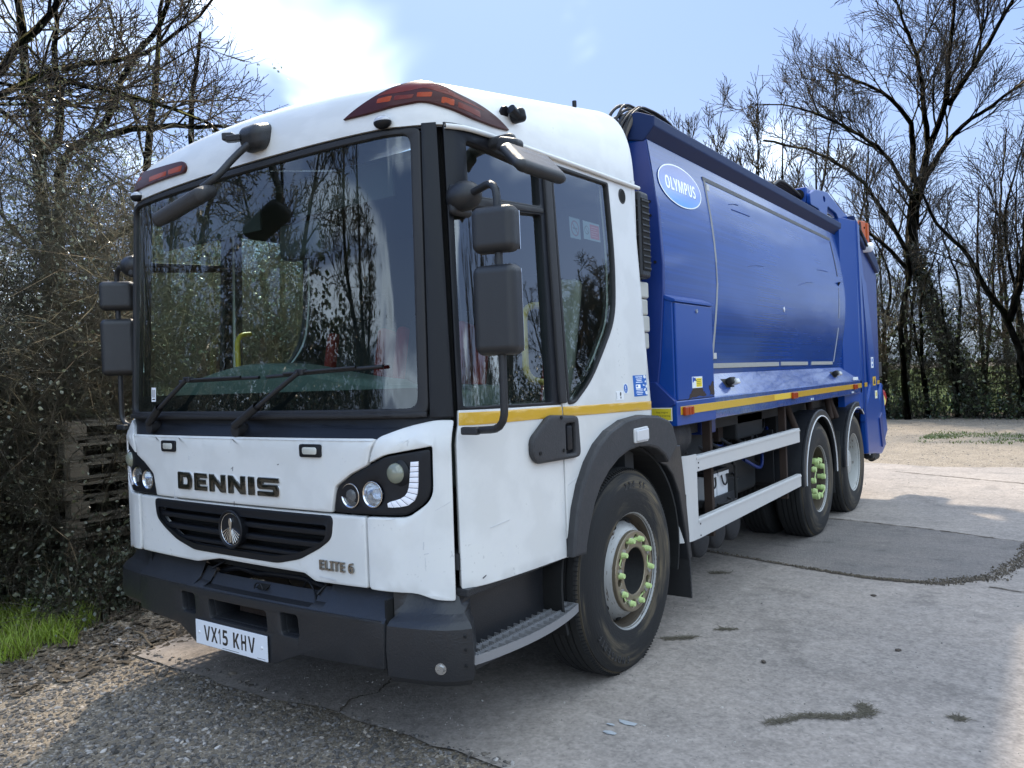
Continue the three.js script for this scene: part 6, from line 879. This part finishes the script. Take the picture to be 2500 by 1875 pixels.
{
  const g = thing('bramble_hedge', 'tangled grey-green bramble hedge along the left of the truck', 'hedge');
  bramble(g, { x0: -4.2, x1: -5.1, z0: -7, z1: 1.6, top: leftTop, canes: 800, leafN: 60000, thicket: 1700, seed: 900, leafSize: 0.019, cols: leafCol([0.2, 0.21, 0.095], [0.4, 0.41, 0.28]) });
  const bk = thing('rear_thicket', 'dense thicket filling the gap behind the bramble hedge', 'thicket');
  bramble(bk, { x0: -6.0, x1: -7.6, z0: -9, z1: 1.5, top: (x, z) => 2.9 + 0.5 * noise3(z, 8, 2), canes: 350, leafN: 12000, thicket: 700, seed: 905, leafSize: 0.04, cols: leafCol([0.2, 0.21, 0.095], [0.38, 0.38, 0.24]) });
  const ov = thing('overhanging_brambles', 'bare bramble canes and leaves hanging over the pallets', 'brambles');
  bramble(ov, { x0: -3.0, x1: -4.1, z0: -4.5, z1: 0.2, top: (x, z) => 1.75 + 0.4 * noise3(z * 2, 5, 5), canes: 300, leafN: 4200, thicket: 700, seed: 915, leafSize: 0.018, lean: 0, cols: leafCol([0.18, 0.19, 0.085], [0.36, 0.37, 0.26]) });
  const f = thing('bramble_bush', 'leafy bramble bush at the left edge in front of the pallets', 'bush');
  bramble(f, { x0: -2.95, x1: -3.5, z0: -0.45, z1: 1.2, top: (x, z) => 1.15 + 0.6 * z + 0.3 * noise3(z * 3, 1, 1), canes: 150, leafN: 3800, thicket: 120, seed: 930, leafSize: 0.019, cols: leafCol([0.11, 0.12, 0.055], [0.26, 0.28, 0.2]) });
  const iv = thing('ground_ivy', 'patch of small pale ivy leaves on the ground by the bumper', 'ivy'), pts = [];
  bramble(iv, { x0: -2.25, x1: -3.3, z0: -2.4, z1: -0.3, top: () => 0.16, canes: 320, leafN: 9000, seed: 940, leafSize: 0.018, lean: 0, cols: leafCol([0.08, 0.1, 0.05], [0.2, 0.23, 0.17]) });
  const dg = scatter('dry_grass', 'dry grass stalks in front of the pallets', 'dry grass', 1500, (d, r) => { const x = -3.3 + 0.65 * r(), z = -2.3 + 2.0 * r(); d.position.set(x, 0, z); d.rotation.set((r() - 0.5) * 1.2, r() * 6.3, (r() - 0.5) * 1.2); const s = 0.6 + 1.1 * r(); d.scale.set(s * 0.8, s, s); }, blade(0.006, 0.34, 0.14), grassMat, (c, r) => { const k = 0.5 + 0.6 * r(); if (r() > 0.5) c.setRGB(0.2 * k, 0.16 * k, 0.09 * k); else c.setRGB(0.06 * k, 0.09 * k, 0.03 * k); }, 950);
}
// pallets stacked beside the hedge
{
  const wood = [0, 1, 2].map((k) => std([[0.29, 0.24, 0.18], [0.34, 0.29, 0.22], [0.22, 0.19, 0.145]][k], 0.9, { map: rep(barkTex, 1), bumpMap: rep(fineTex, 2), bumpScale: 0.004 }));
  wood.forEach((m) => { m.map = null; });
  const proto = new THREE.Group(), r = rng(71);
  const add = (n, b, k) => part(n, b, wood[k % 3], proto);
  for (let k = 0; k < 7; k++) add('deck_board', box(-0.5, 0.5, 0.122, 0.144, -0.6 + k * 0.183, -0.6 + k * 0.183 + 0.1, 0.003, 1), k);
  for (const x of [-0.45, 0, 0.45]) { add('stringer_board', box(x - 0.05, x + 0.05, 0.1, 0.1215, -0.6, 0.6, 0.003, 1), 1); add('bottom_board', box(x - 0.05, x + 0.05, 0, 0.0215, -0.6, 0.6, 0.003, 1), 2); for (const z of [-0.53, 0, 0.53]) add('block', box(x - 0.05, x + 0.05, 0.022, 0.0995, z - 0.07, z + 0.07, 0.004, 1), (x > 0 ? 0 : 1)); }
  const spots = []; for (const [s, z, n] of [[0, -1.35, 9], [1, -2.62, 10], [2, -3.9, 10]]) for (let k = 0; k < n; k++) spots.push([s, -3.55 + (r() - 0.5) * 0.1, k * 0.147, z + (r() - 0.5) * 0.08, (r() - 0.5) * 0.05, k, n]);
  for (const [s, x, y, z, a, k, n] of spots) { const p = proto.clone(); p.name = numbered('wooden_pallet'); p.position.set(x, y, z); p.rotation.y = a; const ord = ['lowest', 'second', 'third', 'fourth', 'fifth', 'sixth', 'seventh', 'eighth', 'ninth', 'topmost']; tag(p, 'weathered wooden pallet, ' + (k === n - 1 ? 'topmost' : ord[k] + ' from the ground') + ' in the ' + ['nearest', 'middle', 'farthest'][s] + ' stack under the brambles', 'pallet', 'pallets stacked along the hedge'); scene.add(p); }
}
// trees behind the left hedge
const leftTree = (label, limbs, seed, opt) => buildTree(thing('bare_tree', label, 'tree', 'bare trees behind the left hedge'), limbs, seed, opt);
leftTree('bare tree whose mossy limb reaches in from the upper left edge', [
  { pts: [[-4.6, 0, 1.6], [-4.5, 2.2, 1.1], [-4.5, 3.5, 0.1], [-4.5, 4.18, -1.0], [-4.5, 4.33, -1.18], [-4.5, 4.65, -1.65], [-4.45, 4.81, -2.08], [-4.4, 5.01, -2.39], [-4.4, 5.4, -2.82], [-4.3, 6.0, -3.3]], r0: 0.06, r1: 0.012, from: 0.42, reach: 2.2 },
  { pts: [[-4.5, 4.45, -1.4], [-4.4, 4.42, -2.0], [-4.3, 4.38, -2.7], [-4.2, 4.05, -3.4], [-4.1, 3.75, -3.9]], r0: 0.028, r1: 0.008, from: 0.1, reach: 1.6, level: 1 },
  { pts: [[-4.6, 3.2, 0.3], [-5, 4.57, -1.21], [-5, 4.83, -1.37], [-5, 5.0, -1.49], [-5, 5.5, -1.8], [-5, 6.4, -2.2]], r0: 0.065, r1: 0.02, from: 0.3, reach: 2.0 },
], 1001, { minR: 0.004, buds: true, angle: 0.7, rise: 0.03 });
leftTree('straight grey trunk splitting above the hedge at far left', [
  { pts: [[-6.5, 0, -2.2], [-6.5, 2.5, -2.25], [-6.5, 4.08, -2.22], [-6.5, 4.45, -2.2], [-6.5, 4.93, -2.13], [-6.5, 5.5, -2.07], [-6.5, 7.5, -2.0]], r0: 0.1, r1: 0.025, from: 0.4, reach: 2.2 },
  { pts: [[-6.5, 4.3, -2.22], [-6.6, 4.6, -2.5], [-6.6, 5.2, -2.48], [-6.6, 6.5, -2.5]], r0: 0.06, r1: 0.015, from: 0.2, reach: 1.8 },
], 1002, {  });
leftTree('bare tree leaning right with a long bent bough over the hedge', [
  { pts: [[-6.5, 0, -2.3], [-6.5, 3.0, -2.38], [-6.5, 4.24, -2.45], [-6.5, 4.4, -2.56], [-6.5, 4.83, -2.96], [-6.5, 5.3, -3.17], [-6.5, 5.67, -3.34], [-6.5, 6.4, -3.8], [-6.5, 7.5, -4.2]], r0: 0.09, r1: 0.02, from: 0.4, reach: 2.2 },
  { pts: [[-6.5, 4.6, -2.75], [-6.4, 4.85, -3.4], [-6.3, 5.0, -4.0], [-6.2, 5.1, -4.6], [-6.1, 5.0, -5.2]], r0: 0.05, r1: 0.012, from: 0.15, reach: 1.7, level: 1 },
  { pts: [[-6.5, 3.2, -2.5], [-6.2, 3.7, -3.4], [-6.0, 4.1, -4.2], [-5.9, 4.2, -5.0]], r0: 0.06, r1: 0.015, from: 0.2, reach: 1.6, level: 1 },
], 1003, { angle: 0.65 });
leftTree('slender bare tree just left of the cab roof', [
  { pts: [[-6.8, 0, -4.6], [-6.8, 2.5, -4.55], [-6.8, 4.4, -4.4], [-6.8, 5.2, -4.35], [-6.7, 6.5, -4.5]], r0: 0.11, r1: 0.02, from: 0.35, reach: 1.9 },
  { pts: [[-6.8, 2.2, -4.5], [-6.4, 3.2, -5.2], [-6.2, 3.8, -5.8], [-6.0, 4.4, -6.2]], r0: 0.06, r1: 0.015, from: 0.2, reach: 1.5, level: 1 },
], 1004, {  });
leftTree('thin bare tree at the back left, screened by twigs', [{ pts: [[-8.5, 0, -1.0], [-8.5, 3, -1.2], [-8.3, 5, -1.4], [-8.2, 8, -1.6]], r0: 0.12, r1: 0.02, from: 0.3, reach: 2.4 }], 1005, {  });
leftTree('thin bare tree at the back, behind the leaning bough', [{ pts: [[-9, 0, -4.6], [-9, 3, -4.6], [-8.9, 5, -4.9], [-8.6, 8.5, -5.2]], r0: 0.12, r1: 0.02, from: 0.3, reach: 2.4 }], 1006, {  });
{ // ivy leaves hanging in the lower twigs of the left trees
  const g = thing('climbing_ivy', 'sparse yellow-green ivy climbing the trunks above the left hedge', 'ivy');
  const lines = [[[-6.45, 1.5, -2.3], [-6.42, 5.3, -2.1]], [[-6.4, 2.2, -2.4], [-6.4, 4.6, -2.75]], [[-6.75, 1.5, -4.6], [-6.7, 5.2, -4.35]], [[-6.3, 2.8, -5.2], [-6.0, 4.3, -6.1]], [[-6.4, 3.0, -3.4], [-6.3, 3.6, -4.6]]];
  const stems = lines.map(([a, b]) => { const r = rng(a[2] * -100 | 0), p = []; for (let k = 0; k <= 8; k++) p.push([lerp(a[0], b[0], k / 8) + (r() - 0.5) * 0.12, lerp(a[1], b[1], k / 8), lerp(a[2], b[2], k / 8) + (r() - 0.5) * 0.2]); return tube(p, 0.008, 24, 5); });
  part('stem', stems, M.twigDark, g);
  leaves(g, 'leaves', 3600, (d, q) => { const [a, b] = lines[Math.floor(q() * lines.length)], t = Math.pow(q(), 1.2), s = 0.03 * (0.6 + 0.8 * q()), w = 0.32 * (0.4 + q()); d.position.set(lerp(a[0], b[0], t) + (q() - 0.5) * w, lerp(a[1], b[1], t) + (q() - 0.5) * 0.2, lerp(a[2], b[2], t) + (q() - 0.5) * w * 1.4); d.rotation.set(q() * 6, q() * 6, q() * 6); d.scale.set(s, s, s); }, leafGeo(0.6, 1.3), leafCol([0.05, 0.07, 0.02], [0.13, 0.15, 0.03]), 961);
}
// far side of the yard: hedge, trees, gate
const farTree = (label, limbs, seed, opt) => buildTree(thing('bare_tree', label, 'tree', 'bare trees along the far hedge'), limbs, seed, { minR: 0.0065, minL: 0.4, angle: 0.6, twig: M.twigDark, seg: 0.35, density: [3.2, 3.8, 4.6, 5.5], ...opt });
farTree('tall bare ash tree with a wide crown behind the truck', [
  { pts: [[0.9, 0, -23], [0.2, 1.97, -23], [-0.27, 3.76, -23], [-0.55, 4.75, -23], [-0.39, 6.21, -23], [-0.24, 6.7, -23]], r0: 0.24, r1: 0.15, from: 0.75, reach: 2.5 },
  { pts: [[-0.24, 6.6, -23], [0.2, 7.3, -23.1], [0.63, 7.9, -23.2], [1.57, 8.47, -23.2], [2.25, 8.93, -23.3], [3.2, 9.6, -23.4]], r0: 0.085, r1: 0.016, from: 0.2, reach: 3.2 },
  { pts: [[-0.3, 6.5, -23], [-0.44, 6.8, -22.9], [-0.46, 8.28, -22.8], [-1.04, 9.15, -22.6], [-1.72, 9.69, -22.5], [-2.6, 10.2, -22.4]], r0: 0.1, r1: 0.018, from: 0.25, reach: 3.0 },
  { pts: [[-0.24, 6.7, -23], [-0.02, 7.6, -23], [0.4, 8.53, -22.9], [0.57, 10.07, -22.8], [0.8, 11.8, -22.8], [0.9, 13.4, -22.8]], r0: 0.1, r1: 0.015, from: 0.2, reach: 3.2 },
  { pts: [[-0.05, 7.5, -23], [-0.21, 9.91, -22.9], [-0.6, 11.3, -23], [-1.0, 12.8, -23.2]], r0: 0.08, r1: 0.018, from: 0.15, reach: 3.2 },
  { pts: [[-0.5, 6.2, -23], [-1.2, 7.6, -22.6], [-2.4, 8.6, -22.2], [-3.6, 9.3, -22], [-4.6, 9.5, -21.8]], r0: 0.065, r1: 0.014, from: 0.15, reach: 3.0 },
  { pts: [[0.5, 8.6, -22.9], [1.5, 10.2, -23.2], [2.3, 11.6, -23.4], [3.2, 13.2, -23.6]], r0: 0.08, r1: 0.016, from: 0.15, reach: 3.2 },
], 2001, { angle: 0.6, rise: 0.08, density: [3.6, 4.4, 5, 6] });
farTree('leaning bare tree arching over the truck tail', [
  { pts: [[-0.5, 0, -21], [-0.56, 1.51, -21], [-0.58, 2.54, -21], [-0.35, 4.23, -21], [-1.05, 5.85, -20.8], [-1.42, 6.47, -20.6], [-2.4, 7.3, -20.4], [-3.8, 7.9, -20.2]], r0: 0.085, r1: 0.03, from: 0.3, reach: 3.0 },
  { pts: [[-0.4, 4.0, -21], [-1.0, 4.8, -20.8], [-2.0, 5.6, -20.6], [-3.2, 6.2, -20.4]], r0: 0.06, r1: 0.02, from: 0.2, reach: 2.4, level: 1 },
], 2002, {  });
farTree('dark bent tree leaning in from the right edge', [
  { pts: [[2.5, 0, -20], [2.17, 1.4, -20], [1.86, 2.46, -20], [1.46, 3.17, -20], [0.95, 4.3, -20], [0.46, 4.87, -20.1], [0.1, 5.8, -20.2]], r0: 0.1, r1: 0.03, from: 0.4, reach: 2.4 },
  { pts: [[1.9, 2.4, -20], [2.2, 3.6, -20], [2.3, 5.0, -20.1], [2.6, 6.6, -20.2]], r0: 0.09, r1: 0.03, from: 0.3, reach: 2.4 },
], 2003, {  });
const poles = [[-0.75, -22.8, 7.4, 'slim grey tree just left of the ash trunk'], [1.65, -23.4, 7.8, 'slim tree standing behind the left end of the field gate'], [-1.6, -23.6, 8.4, 'slim tree rising beside the tailgate'], [3.3, -23.5, 8, 'slim tree beyond the right edge of the picture'], [-1.15, -22, 5.5, 'thin upright tree directly beyond the red rear guard'], [0.55, -22, 5.0, 'thin forked tree right of the ash trunk'], [1.2, -22.4, 6.2, 'thin straight tree left of the field gate'], [2.0, -21.6, 7.0, 'thin straight tree above the field gate'], [-0.1, -21.6, 4.6, 'short thin tree in front of the ash trunk'], [2.9, -22, 6.5, 'bare tree cut by the right edge of the picture'], ];
poles.forEach(([x, z, h, l], k) => farTree(l, [{ pts: [[x, 0, z], [x + 0.1 * Math.sin(k * 3), h * 0.35, z], [x + 0.2 * Math.sin(k * 5 + 1), h * 0.7, z + 0.1], [x + 0.4 * Math.sin(k * 7 + 2), h, z]], r0: 0.07, r1: 0.016, from: 0.2, reach: h * 0.36 }, { pts: [[x, h * 0.15, z], [x + 0.25 * Math.cos(k * 2), h * 0.5, z + 0.1], [x + 0.4 * Math.cos(k * 2), h * 0.85, z + 0.15]], r0: 0.05, r1: 0.015, from: 0.2, reach: h * 0.3 }], 2100 + k, {  }));
// the wood behind the truck, tips over the body roof
[[-5.2, -27, 11.2, 'bare tree behind the hinge bracket on the body roof'], [-7.0, -30, 12.2, 'bare tree behind the middle of the body roof'], [-9.6, -33, 13.2, 'bare tree with upright tips over the body roof'], [-12.6, -36, 14.2, 'distant bare tree behind the front of the body'], [-3.8, -26, 9.5, 'bare tree between the ash and the body roof']].forEach(([x, z, h, l], k) => farTree(l, [0, 1, 2].map((q) => ({ pts: [[x, 0, z], [x + (q - 1) * 0.5, h * 0.3, z], [x + (q - 1) * 1.2, h * 0.6, z + 0.3], [x + (q - 1) * 1.9, h * (0.86 + 0.07 * ((q + k) % 3)), z]], r0: 0.1, r1: 0.016, from: 0.3, reach: h * 0.22 })), 2200 + k, { rise: 0.12, angle: 0.5, minR: 0.011 }));
{
  const g = thing('far_hedge', 'dark evergreen hedge along the far side of the yard', 'hedge');
  bramble(g, { x0: -4, x1: 7, z0: -23.2, z1: -21.8, top: (x, z) => (x < 0.9 ? 2.9 : 1.9) + 0.9 * noise3(x * 1.3, 4, 4), canes: 1000, leafN: 17000, thicket: 1500, seed: 970, leafSize: 0.055, lean: 0, cols: leafCol([0.1, 0.13, 0.045], [0.24, 0.26, 0.11]), twigMat: M.twigDark });
  const iv = thing('trunk_ivy', 'dark ivy wrapping the ash trunk above the far hedge', 'ivy'), ln = [[1.0, 0.6, -22.6], [0.25, 1.97, -22.6], [-0.25, 3.76, -22.65], [-0.52, 4.75, -22.7]];
  part('stem', tube(ln.map(([x, y, z]) => [x, y, z + 0.05]), 0.03, 30, 6), M.twigDark, iv);
  leaves(iv, 'leaves', 3200, (d, q) => { const t = q() * 2.999, i = Math.floor(t), a = ln[i], b = ln[i + 1], s = 0.06 * (0.6 + 0.8 * q()), w = 0.85 - 0.12 * t; d.position.set(lerp(a[0], b[0], t - i) + (q() + q() - 1) * w * 0.6, lerp(a[1], b[1], t - i) + (q() - 0.5) * 0.3, a[2] + (q() - 0.3) * 0.5); d.rotation.set(q() * 6, q() * 6, q() * 6); d.scale.set(s, s, s); }, leafGeo(0.6, 1.3), leafCol([0.02, 0.035, 0.014], [0.06, 0.075, 0.025]), 972);
  const sh = thing('leafy_bank', 'low green weeds along the foot of the far hedge', 'weeds');
  bramble(sh, { x0: -4, x1: 7, z0: -21.9, z1: -21.2, top: (x) => 0.35 + 0.3 * noise3(x * 2, 1, 7), canes: 500, leafN: 7000, seed: 975, leafSize: 0.05, lean: 0, cols: leafCol([0.03, 0.06, 0.02], [0.1, 0.14, 0.05]) });
  const gt = thing('field_gate', 'metal bar gate half hidden in the far hedge', 'gate');
  for (const y of [0.35, 0.58, 0.86, 1.15, 1.45]) part('gate_bar', rod([0.4, y - 0.02, -22.9], [3.6, y + 0.03, -22.9], 0.024, 8), M.chassis, gt);
  for (const x of [0.4, 2.0, 3.6]) part('gate_upright', rod([x, 0.3, -22.9], [x, 1.48, -22.9], 0.026, 8), M.chassis, gt); part('gate_brace', rod([0.45, 0.4, -22.92], [2.0, 1.42, -22.92], 0.02, 8), M.chassis, gt);
}
// trees in front and to the right of the camera, seen only in the glass and the paint
{
  const mk = (pos, h, label, seed, opt) => { const g = thing('mirrored_tree', label, 'tree', null, pos); return buildTree(g, [0, 1, 2].map((q) => ({ pts: [[0, 0, 0], [(q - 1) * 0.5, h * 0.3, 0.1], [(q - 1) * 1.4, h * 0.6, 0.3 - 0.3 * q], [(q - 1) * 2.2, h * (0.85 + 0.1 * (q % 2)), 0]], r0: 0.16, r1: 0.03, from: 0.25, reach: h * 0.3 })), seed, { minR: 0.011, twig: M.twigDark, seg: 0.5, ...opt }); };
  const a = mk([-8.5, 0, 7.5], 7.5, 'bare tree mirrored dark in the left of the windscreen', 3001, {  });
  const b = mk([19, 0, -17], 9, 'bare tree mirrored in the nearside door glass', 3002, {});
  const put = (src, pos, turn, s, label) => { const c = src.clone(); c.name = numbered('mirrored_tree'); c.position.set(...pos); c.rotation.y = turn; c.scale.setScalar(s); c.userData.label = label; scene.add(c); };
  put(a, [-5.6, 0, 8.8], 1.2, 0.9, 'bare tree mirrored in the middle of the windscreen'); put(a, [-11, 0, 4.6], 2.3, 1.05, 'bare tree mirrored at the far left of the windscreen');
  [[20, -24, 1.1, 1, 'bare tree mirrored in the rear side glass of the cab'], [18.5, -29, 2.4, 0.95, 'bare tree mirrored at the rear edge of the side glass'], [21, -12, 3.4, 0.95, 'bare tree mirrored beside the door mirror'], [20, -38, 4.4, 1.1, 'bare tree mirrored low in the blue body side'], [18, -20.5, 0.4, 0.8, 'bare tree mirrored behind the stickers of the rear side glass'], [19, -33, 3.1, 1.0, 'bare tree mirrored in the front of the blue body'], [20, -7, 5.4, 0.9, 'bare tree mirrored at the front edge of the door glass']].forEach(([x, z, t, s, l]) => put(b, [x, 0, z], t, s, l));
  const wall = (label, o) => bramble(thing('mirrored_hedge', label, 'hedge'), { lean: 0, leafSize: 0.075, cols: leafCol([0.03, 0.045, 0.018], [0.07, 0.085, 0.04]), twigMat: M.twigDark, ...o });
  wall('tall ivy hedge mirrored in the windscreen', { x0: -5, x1: -11, z0: 3.2, z1: 11, top: (x, z) => 2.6 + 1.3 * noise3(x, 2, z), canes: 500, leafN: 16000, seed: 980 });
  wall('hedge and scrub mirrored in the side glass and the blue paint', { x0: 16, x1: 18.5, z0: -48, z1: 4, top: (x, z) => 2.2 + 1.5 * noise3(x * 0.5, 2, z * 0.4), canes: 1100, leafN: 22000, seed: 985, leafSize: 0.12 });
}
renderer.render(scene, camera);
